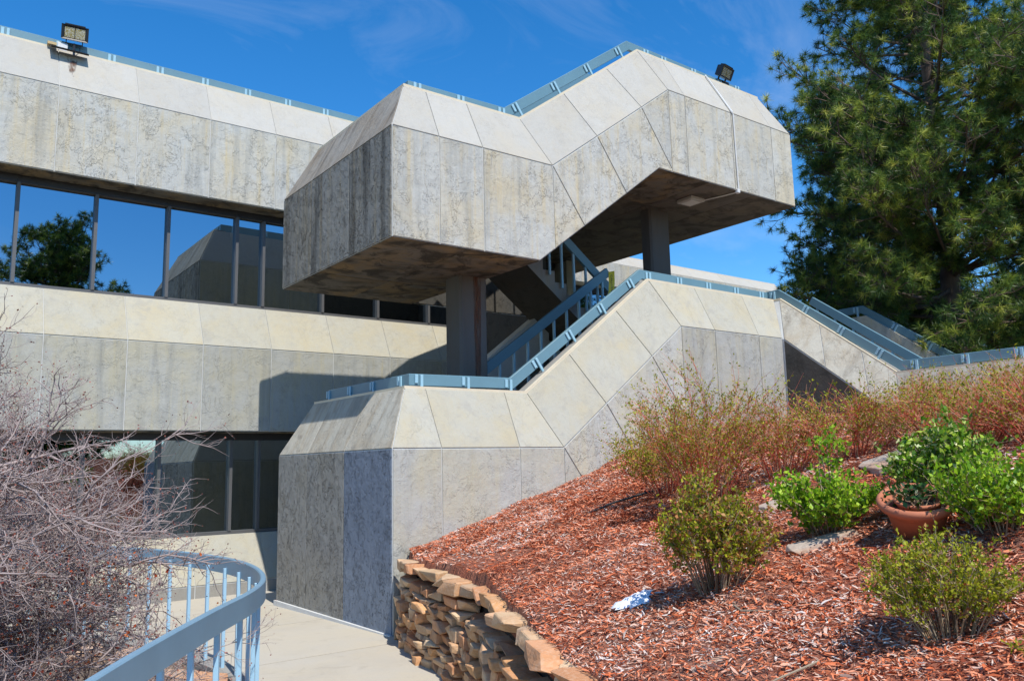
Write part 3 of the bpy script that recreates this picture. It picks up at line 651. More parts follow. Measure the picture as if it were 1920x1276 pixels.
# floors and flights
def slab(x0, x1, y0, y1, z0, z1, mat='step', name='landing'): return obj(name, MB().box(x0, x1, y0, y1, z0, z1).mesh(name, M[mat]), tw)
slab(5.4, 7.3, 9.4, 11.72, 1.5, 2.0)
slab(9.9, 15.9, 9.4, 11.72, 3.4, 3.875)
def flight(x0, z0, n, dx, dz, y0, y1, rail_dir=1):
    for i in range(n):
        xa = x0 + i * dx; z = z0 + i * dz
        mb3 = MB(); xe = xa + dx
        lo, hi = min(xa, xe), max(xa, xe)
        # a step block with a sloping underside
        sgn = 1 if dx > 0 else -1
        za, zc = z + dz - 0.42, z + 2 * dz - 0.42
        V = [(xa, y0, za), (xe, y0, zc), (xe, y0, z + dz), (xa, y0, z + dz), (xa, y1, za), (xe, y1, zc), (xe, y1, z + dz), (xa, y1, z + dz)]
        mb3.add(V, [(0, 1, 2, 3), (7, 6, 5, 4), (0, 4, 5, 1), (1, 5, 6, 2), (2, 6, 7, 3), (3, 7, 4, 0)])
        so2 = obj('step', mb3.mesh('step', M['step']), tw); so2.data.materials.append(M['shade_conc'])
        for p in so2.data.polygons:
            if p.normal.z < -0.3: p.material_index = 1  # underside shade painted in with the darker concrete
flight(7.3, 2.0, 10, 0.26, 0.1875, 9.42, 10.45)
flight(10.62, 3.875, 11, -0.262, 0.196, 10.75, 11.9)
# link wall put in, in dark concrete, to darken the space behind the stairs
panel([(9.9, 12.36, 0), (9.9, 14.1, 0), (9.9, 14.1, 6.6), (9.9, 12.36, 6.6)], (-1, 0, 0), M['shade_conc'], tw, name='darkening_link_panel')
obj('darkening_link_wall', MB().box(9.902, 10.2, 12.37, 14.1, 0, 6.62).mesh('darkening_link_wall', M['shade_conc']), tw)
# descending flight to the right and its far parapet
for i in range(11):
    y = 9.1 - 0.21 * i; obj('step', MB().box(13.3, 15.9, y - 0.21, y, 2.3, 3.875 - 0.14 * (i + 1)).mesh('step', M['step']), tw)
slab(13.3, 15.9, -1, 6.78, 2.0, 2.32)
pp = [(16.1, 9.4, 4.84), (16.1, 9.1, 4.84), (16.1, 6.95, 3.25), (16.1, -1, 3.25)]
mb3 = MB(); V = []
for p in pp: V += [(p[0], p[1], 1.8), (p[0] + 0.3, p[1], 1.8), (p[0] + 0.3, p[1], p[2]), (p[0], p[1], p[2])]
F = [(0, 1, 2, 3), (12, 13, 14, 15)[::-1]]
for i in range(3):
    for j in range(4): F.append((4 * i + j, 4 * i + (j + 1) % 4, 4 * i + 4 + (j + 1) % 4, 4 * i + 4 + j))
mb3.add(V, F); obj('far_parapet', mb3.mesh('far_parapet', M['vert']), tw)

# ------------------------------------------------------------------ railings
RP = [(-0.03, -0.078), (0.03, -0.078), (0.03, 0.078), (-0.03, 0.078)]
def postmesh(h, wide=0.042):
    m2 = MB(); m2.box(-wide / 2, wide / 2, -0.055, -0.032, -h, 0.06); m2.box(-0.10, -0.10 + 0.045, -0.05, -0.031, -0.055, 0.06); pass
    return m2.mesh('post', M['post'], bevel=0.003)
POST_S = postmesh(0.165); POST_L = postmesh(0.36); POST_R = postmesh(0.15)
def balmesh(h):
    return MB().box(-0.018, 0.018, -0.018, 0.018, -h, -0.06).mesh('baluster', M['post'])
BAL = balmesh(0.95)
def add_post(par, me, p, d, name='post', flip=1):
    """p: point on rail axis; d: rail direction; post frame x=d, z=up perpendicular"""
    d = Vector(d).normalized() * flip; s = d.cross(Vector((0, 0, 1))).normalized(); u = s.cross(d).normalized()
    if u.z < 0: u = -u
    y = u.cross(d)
    mt4 = Matrix(((d.x, y.x, u.x, p[0]), (d.y, y.y, u.y, p[1]), (d.z, y.z, u.z, p[2]), (0, 0, 0, 1)))
    o = bpy.data.objects.new(name, me); COL.objects.link(o); o.parent = par; o.matrix_parent_inverse = Matrix.Translation(-Vector(par.location)); o.matrix_basis = mt4
    return o
def railing(label, pts, posts, base=None, name='stair_railing', prof=RP, mat='rail', group='blue grey stair railings'):
    r = empty(name, base or pts[0], label, 'railing', group)
    obj('rail', MB().sweep(pts, prof).mesh('rail', M[mat], bevel=0.006), r)
    for me, p, d, fl in posts: add_post(r, me, p, d, flip=fl)
    return r
# lower landing, front
zr = 3.045
c1, c2 = 7.03, 9.78
sl = (4.965 - zr) / (c2 - c1)
pts = [(5.35, 12.1, zr), (5.35, 9.35, zr), (c1, 9.35, zr + 0.02), (c2, 9.35, 4.965), (13.30, 9.35, 4.965), (13.30, 9.12, 4.965), (13.30, 6.86, 3.37), (13.30, -1, 3.37)]
pts = [(7.0, 11.77, zr), (5.35, 11.77, zr), (5.35, 9.35, zr), (6.99, 9.35, zr + 0.02), (9.70, 9.35, 4.985), (13.14, 9.35, 4.965)]
sl_v = Vector((9.70 - 6.99, 0, 4.985 - 3.065)).normalized()
def onsl(x, x0, z0): return z0 + (x - x0) * sl_v.z / sl_v.x
ps = [(POST_S, (5.35, y, zr), (0, -1, 0), 1) for y in (11.75, 11.02, 10.30, 9.52)]
ps += [(POST_S, (x, 9.35, zr + 0.01), (1, 0, 0), 1) for x in (5.50, 6.236, 6.96)]
ps += [(POST_L, (x, 9.35, onsl(x, 6.99, 3.065)), sl_v, 1) for x in (7.46, 8.12, 8.79, 9.46)]
ps += [(POST_S, (x, 9.35, 4.97), (1, 0, 0), 1) for x in (9.90, 10.66, 11.42, 12.19, 12.93)]
railing('blue grey flat bar railing along the top of the lower parapet up the first flight', pts, ps, (5.163, 9.16, 2.9))
# inner railing of first flight with balusters
p0 = Vector((6.9, 10.47, 3.1)); p1 = Vector((10.05, 10.47, 5.30)); dv = (p1 - p0)
r = empty('stair_railing', (6.9, 10.47, 2.0), 'shaded blue railing with upright bars on the inner side of the first flight', 'railing', 'blue grey stair railings')
obj('rail', MB().sweep([p0, p1], RP).mesh('rail', M['rail']), r)
for k in range(11):
    q = p0 + dv * ((k + 0.5) / 11); add_post(r, BAL, q, (1, 0, 0), 'baluster')
# second flight railing
p0 = Vector((10.35, 10.70, 5.02)); p1 = Vector((7.3, 10.70, 7.3))
r = empty('stair_railing', (10.35, 10.70, 3.9), 'blue railing with upright bars beside the second flight', 'railing', 'blue grey stair railings')
obj('rail', MB().sweep([p0 + Vector((0, 0, -0.6)), p0 + Vector((0.0, 0, -0.599)) + Vector((0.001, 0, 0.0))], RP).mesh('rail', M['rail']), r) if False else None
obj('rail', MB().sweep([p0, p1], RP).mesh('rail', M['rail']), r)
for k in range(11):
    q = p0 + (p1 - p0) * ((k + 0.25) / 11); add_post(r, BAL, q, (1, 0, 0), 'baluster')
# upper block railing
su_v = Vector((9.72 - 7.03, 0, 9.06 - 7.15)).normalized()
pts = [(7.0, 11.72, 7.13), (5.38, 11.72, 7.13), (5.38, 9.40, 7.13), (7.03, 9.40, 7.15), (9.70, 9.40, 9.05), (12.75, 9.40, 9.01), (12.75, 15.4, 9.01)]
ps = [(POST_S, (5.38, y, 7.13), (0, -1, 0), 1) for y in (11.5, 11.0, 10.25, 9.5)] + [(POST_S, (x, 11.72, 7.13), (-1, 0, 0), 1) for x in (5.6, 6.3, 6.9)]
ps += [(POST_S, (x, 9.40, 7.14), (1, 0, 0), 1) for x in (5.53, 6.25, 6.98)]
ps += [(POST_L, (x, 9.40, 7.15 + (x - 7.03) * su_v.z / su_v.x), su_v, 1) for x in (7.24, 8.02, 8.74, 9.47)]
ps += [(POST_S, (x, 9.40, 9.03), (1, 0, 0), 1) for x in (10.17, 10.62, 11.42, 12.17, 12.68)]
ps += [(POST_S, (12.75, y, 9.01), (0, 1, 0), -1) for y in (10.2, 11.0, 11.8, 12.6, 13.4)]
railing('blue grey flat bar railing topping the upper cranked block against the sky', pts, ps, (5.163, 9.16, 6.98))
p0 = Vector((7.0, 10.5, 6.98)); p1 = Vector((9.7, 10.5, 8.93))
railing('inner railing of the top flight glimpsed under the sloping upper rail', [p0, p1, p1 + Vector((0.6, 0, 0.0))], [(BAL, p0 + (p1 - p0) * ((k + .5) / 6), (1, 0, 0), 1) for k in range(6)])
# right-hand descending railings
def right_rail(X, label, zoff=0.0, face=-1, y_end=-1.0, posts=True, flat_start=9.35):
    pts = [(X, flat_start, 4.98 + zoff), (X, 9.10, 4.98 + zoff), (X, 6.86, 3.38 + zoff), (X, y_end, 3.37 + zoff)]
    dv = Vector((0, -2.24, -1.60)).normalized(); ps = []
    if posts:
        ps += [(POST_S, (X, 9.16, 4.97 + zoff), (0, -1, 0), 1)]
        ps += [(POST_L, (X, y, 4.98 + zoff + (y - 9.10) * 1.60 / 2.24), dv, 1) for y in (8.50, 7.84, 7.18)]
        ps += [(POST_S, (X, y, 3.375 + zoff), (0, -1, 0), 1) for y in (6.60, 5.81, 5.05, 4.3, 3.55, 2.8) if y > y_end]
    return railing(label, pts, ps)
right_rail(13.12, 'blue grey railing following the right parapet down and level towards the viewer')
dv = Vector((0, -2.24, -1.60)).normalized()
railing('dark blue middle railing of the right hand stair', [(14.36, 9.22, 5.0), (14.36, 6.95, 3.38), (14.36, 6.6, 3.38)], [(BAL, (14.36, 9.1 - 0.36 * k, 4.91 - 0.257 * k), (0, -1, 0), 1) for k in range(6)])
railing('far railing of the descending right hand stair in front of the pines', [(16.2, 9.9, 5.0), (16.2, 9.22, 5.0), (16.2, 6.9, 3.38), (16.2, 1.0, 3.38)],
        [(POST_S, (16.2, 9.3, 5.0), (0, -1, 0), 1)] + [(POST_L, (16.2, y, 5.0 + (y - 9.22) * 1.62 / 2.32), dv, 1) for y in (8.5, 7.84, 7.18)] + [(POST_S, (16.2, y, 3.38), (0, -1, 0), 1) for y in (6.5, 5.7, 4.9, 4.1, 3.3)])
# roof railing of the office building
ps = [(POST_R, (1.009 + 0.782 * k, 14.62, 8.955), (1, 0, 0), 1) for k in range(-9, 14)]
railing('pale blue railing running along the roof edge of the office building', [(BX0 + 0.2, 14.62, 8.965), (BX1 - 0.1, 14.62, 8.965)], ps, (2, 14.6, 8.84), 'roof_railing', group=None)

# curved railing of the path
def catmull(P, n=10):
    P = [Vector(p) for p in P]; out = []
    for i in range(1, len(P) - 2):
        for k in range(n):
            u = k / n; a, b_, c, d = P[i - 1], P[i], P[i + 1], P[i + 2]
            out.append(0.5 * ((2 * b_) + (c - a) * u + (2 * a - 5 * b_ + 4 * c - d) * u * u + (3 * b_ - a - 3 * c + d) * u ** 3))
    out.append(P[-2]); return out
CR = catmull([(0.2, 13.6, 1), (0.7, 13.1, 1), (1.55, 12.45, 1), (2.15, 11.5, 1), (2.55, 10.1, 1), (2.71, 9.2, 1), (2.76, 8.3, 1), (2.66, 7.4, 1), (2.42, 6.56, 1), (2.1, 5.92, 1), (1.64, 5.26, 1), (1.15, 4.53, 1), (0.73, 3.86, 1), (0.3, 3.1, 1), (-0.1, 2.3, 1), (-0.4, 1.5, 1)], 6)
pz = lambda y: -0.018 * (y - 8.8) if y > 8.8 else 0.012 * (8.8 - y)
crail = [Vector((p.x, p.y, 0.985 + 0.006 * (8.8 - p.y))) for p in CR]
r = empty('path_railing', (2.7, 8.5, 0), 'curved pale blue railing with thin square posts along the left edge of the path', 'railing')
obj('rail', MB().sweep(crail, [(-0.022, -0.075), (0.022, -0.075), (0.022, 0.07), (0.014, 0.078), (-0.014, 0.078), (-0.022, 0.07)]).mesh('rail', M['rail_path']), r)
acc = 0.0; nextd = 0.15; PME = MB().box(-0.016, 0.016, -0.016, 0.016, -1.05, -0.02).mesh('post', M['post_path'], bevel=0.003)
for a, c in zip(crail[:-1], crail[1:]):
    L_ = (c - a).length
    while acc + L_ > nextd:
        q = a + (c - a) * ((nextd - acc) / L_); d = (c - a).normalized(); s = d.cross(Vector((0, 0, 1))).normalized()
        add_post(r, PME, q - s * -0.03 + Vector((0, 0, -0.0)), (d.x, d.y, 0), 'post'); nextd += 0.47
    acc += L_

# ------------------------------------------------------------------ lamps, conduit, tape
def floodlight(loc, face, label, scale=1.0):
    r = empty('floodlight', loc, label, 'floodlight', 'floodlights on the parapets'); L0 = Vector(loc)
    fz = Vector(face).normalized(); fx = Vector((0, 0, 1)).cross(fz).normalized(); fy = fz.cross(fx)
    c = L0 + Vector((0, 0, 0.34 * scale)); W_, H_, D_ = 0.40 * scale, 0.235 * scale, 0.17 * scale
    hb = MB(); 
    bx = MB(); V = []
    for dz, sx in ((0, 1.0), (-D_, 0.86)):
        for a, b_ in ((-1, -1), (1, -1), (1, 1), (-1, 1)): V.append(c + fx * a * W_ / 2 * sx + fy * b_ * H_ / 2 * sx + fz * dz)
    bx.add(V, [(4, 5, 6, 7), (0, 1, 5, 4), (1, 2, 6, 5), (2, 3, 7, 6), (3, 0, 4, 7)])
    bx.add([c + fx * a * W_ / 2 * q + fy * b_ * H_ / 2 * q - fz * (0 if q == 1 else 0.02) for q in (1, 0.78) for a, b_ in ((-1, -1), (1, -1), (1, 1), (-1, 1))], [(0, 1, 5, 4), (1, 2, 6, 5), (2, 3, 7, 6), (3, 0, 4, 7)])
    bx.obox(c + fy * (H_ / 2 + 0.012) - fz * 0.06, fx, fy, fz, W_ * 0.75, 0.02, 0.10)
    obj('housing', bx.mesh('housing', M['black']), r)
    for sg in (-1, 1):
        obj('lens', MB().obox(c + fx * sg * W_ * 0.195 - fz * 0.021, fx, fy, fz, W_ * 0.36, H_ * 0.70, 0.008).mesh('lens', M['lens']), r)
    yk = MB(); yb = c - fy * (H_ / 2 + 0.05) - fz * 0.08
    yk.obox(yb, fx, fy, fz, W_ * 0.62, 0.018, 0.03); yk.obox(yb + fx * W_ * 0.3 + fy * 0.03, fx, fy, fz, 0.014, 0.07, 0.03); yk.obox(yb - fx * W_ * 0.3 + fy * 0.03, fx, fy, fz, 0.014, 0.07, 0.03)
    yk.tube([yb, L0 + Vector((0, 0, 0.10)), L0], 0.018, 8)
    obj('yoke', yk.mesh('yoke', M['black']), r)
    obj('cable', MB().tube([yb + fx * 0.03, yb + fx * 0.09 - Vector((0, 0, .06)), yb + fx * 0.07 - Vector((0, 0, .14)), L0 + Vector((0, 0, 0.03))], 0.006, 5).mesh('cable', M['black']), r)
    return r
fl = floodlight((1.93, 14.40, 8.80), (-0.12, -1, -0.28), 'black twin lens floodlight on the roof parapet at top left, with white junction box')
obj('junction_box', MB().box(1.70, 1.85, 14.50, 14.56, 8.83, 8.97).mesh('junction_box', M['white'], bevel=0.005), fl)
obj('mounting_board', MB().obox((1.86, 14.36, 8.80), (1, 0, 0), (0, -1, -0.5), (0, -.5, 1), 0.55, 0.2, 0.03).mesh('mounting_board', M['black']), fl)
obj('wood_block', MB().box(1.55, 1.68, 14.43, 14.50, 8.865, 8.91).mesh('wood_block', M['wood']), fl)
floodlight((12.20, 9.22, 8.87), (0.12, -1, -0.5), 'black twin lens floodlight on the high platform parapet, facing right', 0.92)
r = empty('soffit_light', (11.31, 9.54, 6.62), 'square pale light fitting on the underside of the high platform', 'light')
obj('housing', MB().box(11.13, 11.49, 9.36, 9.72, 6.555, 6.62).mesh('housing', M['ceramic'], bevel=0.01), r)
obj('diffuser', MB().box(11.19, 11.43, 9.42, 9.66, 6.545, 6.556).mesh('diffuser', M['white']), r)
cp = empty('conduit', (11.64, 8.74, 6.6), 'thin pale conduit running down the high platform wall and across its soffit to the lamp', 'conduit')
obj('pipe', MB().tube([(11.46, 9.155, 8.90), (11.45, 9.12, 8.855), (11.615, 8.742, 8.075), (11.64, 8.738, 8.03), (11.66, 8.738, 6.66), (11.665, 8.745, 6.61)], 0.012, 6).mesh('pipe', M['white']), cp)
obj('pipe', MB().tube([(11.52, 9.155, 8.87), (11.64, 8.74, 8.08)], 0.008, 6).mesh('pipe', M['white']), cp)
obj('elbow', MB().box(11.63, 11.70, 8.73, 8.80, 6.575, 6.65).mesh('elbow', M['white'], bevel=0.01), cp)
obj('pipe', MB().tube([(11.66, 8.80, 6.60), (11.60, 9.1, 6.60), (11.49, 9.5, 6.60)], 0.012, 6).mesh('pipe', M['white']), cp)

mt, t, b = newmat('yellow_tape'); b.inputs['Base Color'].default_value = (0.9, 0.66, 0.02, 1); b.inputs['Roughness'].default_value = 0.4; M['tape'] = mt
tp = empty('caution_tape', (10.05, 10.44, 4.9), 'yellow caution tape hanging in a loop from the end of the stair railing', 'tape')
path = [Vector(p) for p in ((10.08, 10.40, 5.30), (10.06, 10.38, 5.10), (10.05, 10.40, 4.88), (9.98, 10.42, 4.72), (9.85, 10.42, 4.66))]
V = []; F = []
for i, p in enumerate(path):
    w = Vector((0.06, -0.045, 0.01)); V += [p - w / 1.4, p + w / 1.4]
    if i: F.append((2 * i - 2, 2 * i - 1, 2 * i + 1, 2 * i))
obj('strip', mesh('strip', V, F, M['tape']), tp)
fc = bpy.data.curves.new('lettering', 'FONT'); fc.body = 'CAUTION'; fc.size = 0.075; fc.align_x = 'CENTER'; fc.align_y = 'CENTER'
fo = bpy.data.objects.new('lettering', fc); COL.objects.link(fo)
bpy.context.view_layer.update()
lm = bpy.data.meshes.new_from_object(fo.evaluated_get(bpy.context.evaluated_depsgraph_get())); bpy.data.objects.remove(fo)
lm.materials.clear(); lm.materials.append(M['black'])
lo = bpy.data.objects.new('lettering', lm); COL.objects.link(lo); lo.parent = tp; lo.matrix_parent_inverse = Matrix.Translation(-Vector(tp.location))
lo.matrix_basis = Matrix.Translation((10.055, 10.375, 5.06)) @ Euler((math.radians(90), math.radians(90), 0)).to_matrix().to_4x4()

# ------------------------------------------------------------------ ground, path, hill
def struct(o): o['kind'] = 'structure'; return o
def U(x, y): return .926 * (x - 4.8) - .377 * (y - 8.8)
def H(x, y):
    u = U(x, y)
    if u <= 0: return 0.86
    return .86 + .324 * min(u, 4.6) + .05 * max(0, u - 4.6)
struct(obj('ground', mesh('ground', [(-400, -400, -0.75), (400, -400, -0.75), (400, 400, -0.75), (-400, 400, -0.75)], [(0, 1, 2, 3)], M['grass'])))
# stone wall line (outer top edge), from tower corner towards the viewer
WL = catmull([(5.2, 9.6, 0), (4.80, 8.74, 0), (4.40, 7.75, 0), (4.22, 6.9, 0), (3.98, 6.05, 0), (3.55, 5.15, 0), (3.10, 4.25, 0), (2.66, 3.35, 0), (2.30, 2.5, 0), (2.02, 1.6, 0), (1.8, 0.6, 0), (1.7, -0.6, 0), (1.7, -2, 0), (1.7, -3, 0)], 10)
# mulch bed: grid between wall line and x=12.6
rows = []
NX = 60
for p in WL[:]:
    row = []
    for k in range(NX + 1):
        u = (k / NX) ** 1.35; x = p.x + 0.16 + (12.66 - p.x - 0.16) * u; y = p.y + (min(8.768, p.y) - p.y) * min(1, u * 8)
        yy = min(y, 8.768)
        z = H(x, yy); z += 0.03 * math.sin(x * 2.3 + yy * 1.1) * math.sin(yy * 2.9 - x) + 0.015 * math.sin(x * 7 + yy * 5)
        if k == 0: z = 0.76
        row.append((x, yy, z))
    rows.append(row)
V = [q for r_ in rows for q in r_]; n = NX + 1
F = [(i * n + j, i * n + j + 1, (i + 1) * n + j + 1, (i + 1) * n + j) for i in range(len(rows) - 1) for j in range(NX)]
struct(obj('mulch_bed', mesh('mulch_bed', V, F, M['mulch'], True)))
# hillside behind the stairs and to the far right
V = []; F = []; nx, ny = 40, 40
for i in range(nx + 1):
    for j in range(ny + 1):
        x = 12.7 + (i / nx) ** 1.6 * 120; y = -60 + j / ny * 200
        z = 1.7 + 0.015 * (x - 12) + 0.3 * math.sin(x * .13 + y * .11)
        V.append((x, y, z))
F = [(i * (ny + 1) + j, (i + 1) * (ny + 1) + j, (i + 1) * (ny + 1) + j + 1, i * (ny + 1) + j + 1) for i in range(nx) for j in range(ny)]
struct(obj('hillside', mesh('hillside', V, F, M['grass'], True)))

# path: slabs between the railing kerb and the wall
pathroot = struct(bpy.data.objects.new('walkway', None)); COL.objects.link(pathroot)
def left_x(y):
    best = None
    for a, c in zip(CR[:-1], CR[1:]):
        if (a.y - y) * (c.y - y) <= 0 and abs(a.y - c.y) > 1e-6: return a.x + (c.x - a.x) * (y - a.y) / (c.y - a.y)
    return 0.2 if y > 13 else -0.4
def right_x(y):
    if y > 12.36: return 10.0
    if y > 8.77: return XF + 0.02
    for a, c in zip(WL[:-1], WL[1:]):
        if (a.y - y) * (c.y - y) <= 0 and abs(a.y - c.y) > 1e-6: return a.x + (c.x - a.x) * (y - a.y) / (c.y - a.y) + 0.12
    return 1.8
edges = [14.14, 12.40, 10.55, 8.4, 6.3, 4.2, 2.1, 0.0, -2.5]
for a, c in zip(edges[:-1], edges[1:]):
    n_ = 8; top = []
    for k in range(n_ + 1):
        y = a - 0.009 + (c + 0.018 - a) * k / n_
        lx = (left_x(y) + 0.0) if a < 14 else (left_x(min(y, 13.5)) if y < 13.0 else -7.5)
        rx = right_x(y - 1e-3) if a < 12.3 else 9.9
        top.append((lx - 0.02, y, pz(y))); top.append((rx, y, pz(y)))
    V = top + [(x, y, z - 0.15) for x, y, z in top]; m_ = len(top)
    F = [(2 * k, 2 * k + 1, 2 * k + 3, 2 * k + 2) for k in range(n_)] + [(0, 1, m_ + 1, m_), (m_ - 2, m_ - 1, 2 * m_ - 1, 2 * m_ - 2)]
    F += [(2 * k, 2 * k + 2, m_ + 2 * k + 2, m_ + 2 * k) for k in range(n_)]
    sb = bpy.data.objects.new('slab', mesh('slab', V, F, M['paving'])); COL.objects.link(sb); sb.parent = pathroot
# white grout line along tower foot
gl = bpy.data.objects.new('grout_line', MB().box(XF - 0.05, XF - 0.015, YF - 0.02, 12.35, -0.12, 0.012).mesh('grout_line', M['white'])); COL.objects.link(gl); gl.parent = tw; gl.matrix_parent_inverse = Matrix.Translation(-Vector(tw.location))
gl.rotation_euler = (0, 0, 0)
# kerb under the curved railing
kb = struct(obj('kerb', MB().sweep([Vector((p.x, p.y, pz(p.y) - 0.10)) for p in CR], [(-0.10, -0.30), (0.085, -0.30), (0.085, 0.105), (0.06, 0.125), (-0.07, 0.125), (-0.10, 0.10)]).mesh('kerb', M['kerb'])))
# planting ground left of the railing
V = []; F = []; nk = 14
for i, p in enumerate(CR):
    for k in range(nk + 1):
        u = k / nk; x = p.x - 0.10 - u * 9; z = -0.08 - 0.42 * min(1, u * 5) + 0.04 * math.sin(x * 4 + p.y * 3)
        V.append((x, p.y, z))
F = [(i * (nk + 1) + k, i * (nk + 1) + k + 1, (i + 1) * (nk + 1) + k + 1, (i + 1) * (nk + 1) + k) for i in range(len(CR) - 1) for k in range(nk)]
struct(obj('planting_bed', mesh('planting_bed', V, F, M['dirt'], True)))

# ------------------------------------------------------------------ stones
def rock_mesh(sx, sy, sz, seed, npt=22, mat='stone', flat=0.8):
    r_ = random.Random(seed); bm = bmesh.new()
    for i in range(npt):
        v = Vector([r_.choice((-1, 1)) * (r_.uniform(flat, 1.0) if r_.random() < 0.8 else r_.uniform(0, 1)) for _ in range(3)])
        bm.verts.new((v.x * sx / 2, v.y * sy / 2, v.z * sz / 2))
    res = bmesh.ops.convex_hull(bm, input=bm.verts)
    bmesh.ops.delete(bm, geom=[g_ for g_ in res['geom_interior'] if isinstance(g_, bmesh.types.BMVert)], context='VERTS')
    bmesh.ops.dissolve_limit(bm, angle_limit=0.12, verts=bm.verts, edges=bm.edges)
    bmesh.ops.bevel(bm, geom=[e for e in bm.edges], offset=min(sx, sy, sz) * 0.13, segments=1, affect='EDGES', clamp_overlap=True)
    bmesh.ops.recalc_face_normals(bm, faces=bm.faces)
    me = bpy.data.meshes.new('stone'); bm.to_mesh(me); bm.free(); me.materials.append(M[mat]); return me
sw = empty('stone_retaining_wall', (4.4, 7.7, 0), 'dry stacked orange sandstone retaining wall curving along the right side of the path', 'wall')
cum = [0.0]
for a, c in zip(WL[:-1], WL[1:]): cum.append(cum[-1] + (c - a).length)
def at_s(s):
    s = max(0, min(s, cum[-1] - 1e-4))
    for i in range(len(cum) - 1):
        if cum[i + 1] >= s:
            u = (s - cum[i]) / (cum[i + 1] - cum[i]); d = (WL[i + 1] - WL[i]).normalized(); return WL[i].lerp(WL[i + 1], u), d
VAR = [[rock_mesh(l, 0.22, h, i * 31 + int(h * 1000), 20, 'stone', 0.58) for i in range(6)] for l, h in ((0.17, 0.055), (0.26, 0.07), (0.36, 0.08), (0.22, 0.12), (0.13, 0.09))]
DIM = [(0.17, 0.055), (0.26, 0.07), (0.36, 0.08), (0.22, 0.12), (0.13, 0.09)]
SMAX = 8.3
z = -0.02; cnt = 0; course = 0
while z < 0.76 and cnt < 278:
    ch = rnd.choice((0.055, 0.07, 0.085, 0.10, 0.12)); s = 0.03 + rnd.uniform(-0.05, 0.05)
    while s < SMAX:
        kk = rnd.choices(range(5), (3, 4, 2, 3, 2))[0]; l, h = DIM[kk]; me = rnd.choice(VAR[kk])
        ls = rnd.uniform(0.8, 1.35) * (1.3 if s > 4.5 else 1.0); p, d = at_s(s + l * ls / 2)
        if p.y > 8.74: s += 0.1; continue
        nrm2 = Vector((d.y, -d.x, 0))  # to the left of travel = path side
        if nrm2.x > 0: nrm2 = -nrm2
        inw = -nrm2
        q = p + inw * (0.12 - 0.05 + z * 0.12 + rnd.uniform(-0.05, 0.05))
        o = bpy.data.objects.new('stone', me); COL.objects.link(o); o.parent = sw; o.matrix_parent_inverse = Matrix.Translation(-Vector(sw.location))
        o.location = (q.x, q.y, z + ch / 2 + pz(q.y) + rnd.uniform(-0.01, 0.01)); o.scale = (ls, rnd.uniform(0.8, 1.2), ch / h * rnd.uniform(0.92, 1.12))
        o.rotation_euler = (rnd.uniform(-0.12, 0.12), rnd.uniform(-0.10, 0.10) * (2.2 if s > 4 else 1), math.atan2(d.y, d.x) + rnd.uniform(-0.14, 0.14))
        s += l * ls * 0.93; cnt += 1
        if cnt >= 280: break
    z += ch * 0.98; course += 1
s = 0.12; k = 0
while s < SMAX:
    l = rnd.uniform(0.26, 0.5); p, d = at_s(s + l / 2); nrm2 = Vector((d.y, -d.x, 0)); nrm2 = nrm2 if nrm2.x < 0 else -nrm2
    if p.y > 8.62: s += 0.08; continue
    q = p - nrm2 * (0.20 + rnd.uniform(-0.05, 0.04))
    me = rock_mesh(l * 1.04, rnd.uniform(0.34, 0.46), rnd.uniform(0.10, 0.13), 900 + k, 20, 'stone', 0.55)
    o = bpy.data.objects.new('cap_stone', me); COL.objects.link(o); o.parent = sw; o.matrix_parent_inverse = Matrix.Translation(-Vector(sw.location))
    o.location = (q.x, q.y, 0.825 + rnd.uniform(-0.015, 0.02) + pz(q.y) * .5); o.rotation_euler = (rnd.uniform(-0.05, 0.05), rnd.uniform(-0.06, 0.06), math.atan2(d.y, d.x) + rnd.uniform(-0.16, 0.16)); s += l * 0.82; k += 1
# mass behind the stones
V = []
for p in WL:
    d = at_s(0)[1]
    V += [(p.x + 0.17, min(p.y, 8.76), -0.2), (p.x + 0.24, min(p.y, 8.76), 0.74), (p.x + 0.7, min(p.y, 8.76), 0.74)]
F = []
for i in range(len(WL) - 1): F += [(3 * i, 3 * i + 1, 3 * i + 4, 3 * i + 3), (3 * i + 1, 3 * i + 2, 3 * i + 5, 3 * i + 4)]
obj('rubble_core', mesh('rubble_core', V, F, M['soil']), sw)

def rock(name, loc, dims, label, cat='rock', mat='boulder', seed=1, rot=(0, 0, 0), group=None, npt=26, flat=0.45):
    me = rock_mesh(dims[0], dims[1], dims[2], seed, npt, mat, flat); o = bpy.data.objects.new(name, me); COL.objects.link(o)
    o.location = loc
    if mat == 'flag':
        zx = Vector((-0.3, 0.122, 1)).normalized(); xx = Vector((math.cos(rot[2]), math.sin(rot[2]), 0)); xx = (xx - zx * xx.dot(zx)).normalized(); yx = zx.cross(xx)
        o.rotation_euler = Matrix((xx, yx, zx)).transposed().to_euler()
    else: o.rotation_euler = rot
    tag(o, label, cat, group); return o
rb = [((2.35, 8.55), 0.42), ((2.38, 7.9), 0.50), ((2.18, 7.25), 0.44), ((1.98, 6.62), 0.40), ((1.85, 7.7), 0.36), ((2.05, 9.1), 0.40), ((1.72, 6.15), 0.36), ((1.45, 6.9), 0.42), ((2.15, 9.8), 0.38), ((1.35, 5.6), 0.36), ((1.6, 8.5), 0.38), ((1.0, 5.0), 0.38), ((1.9, 10.6), .4), ((0.9, 6.1), .4)]
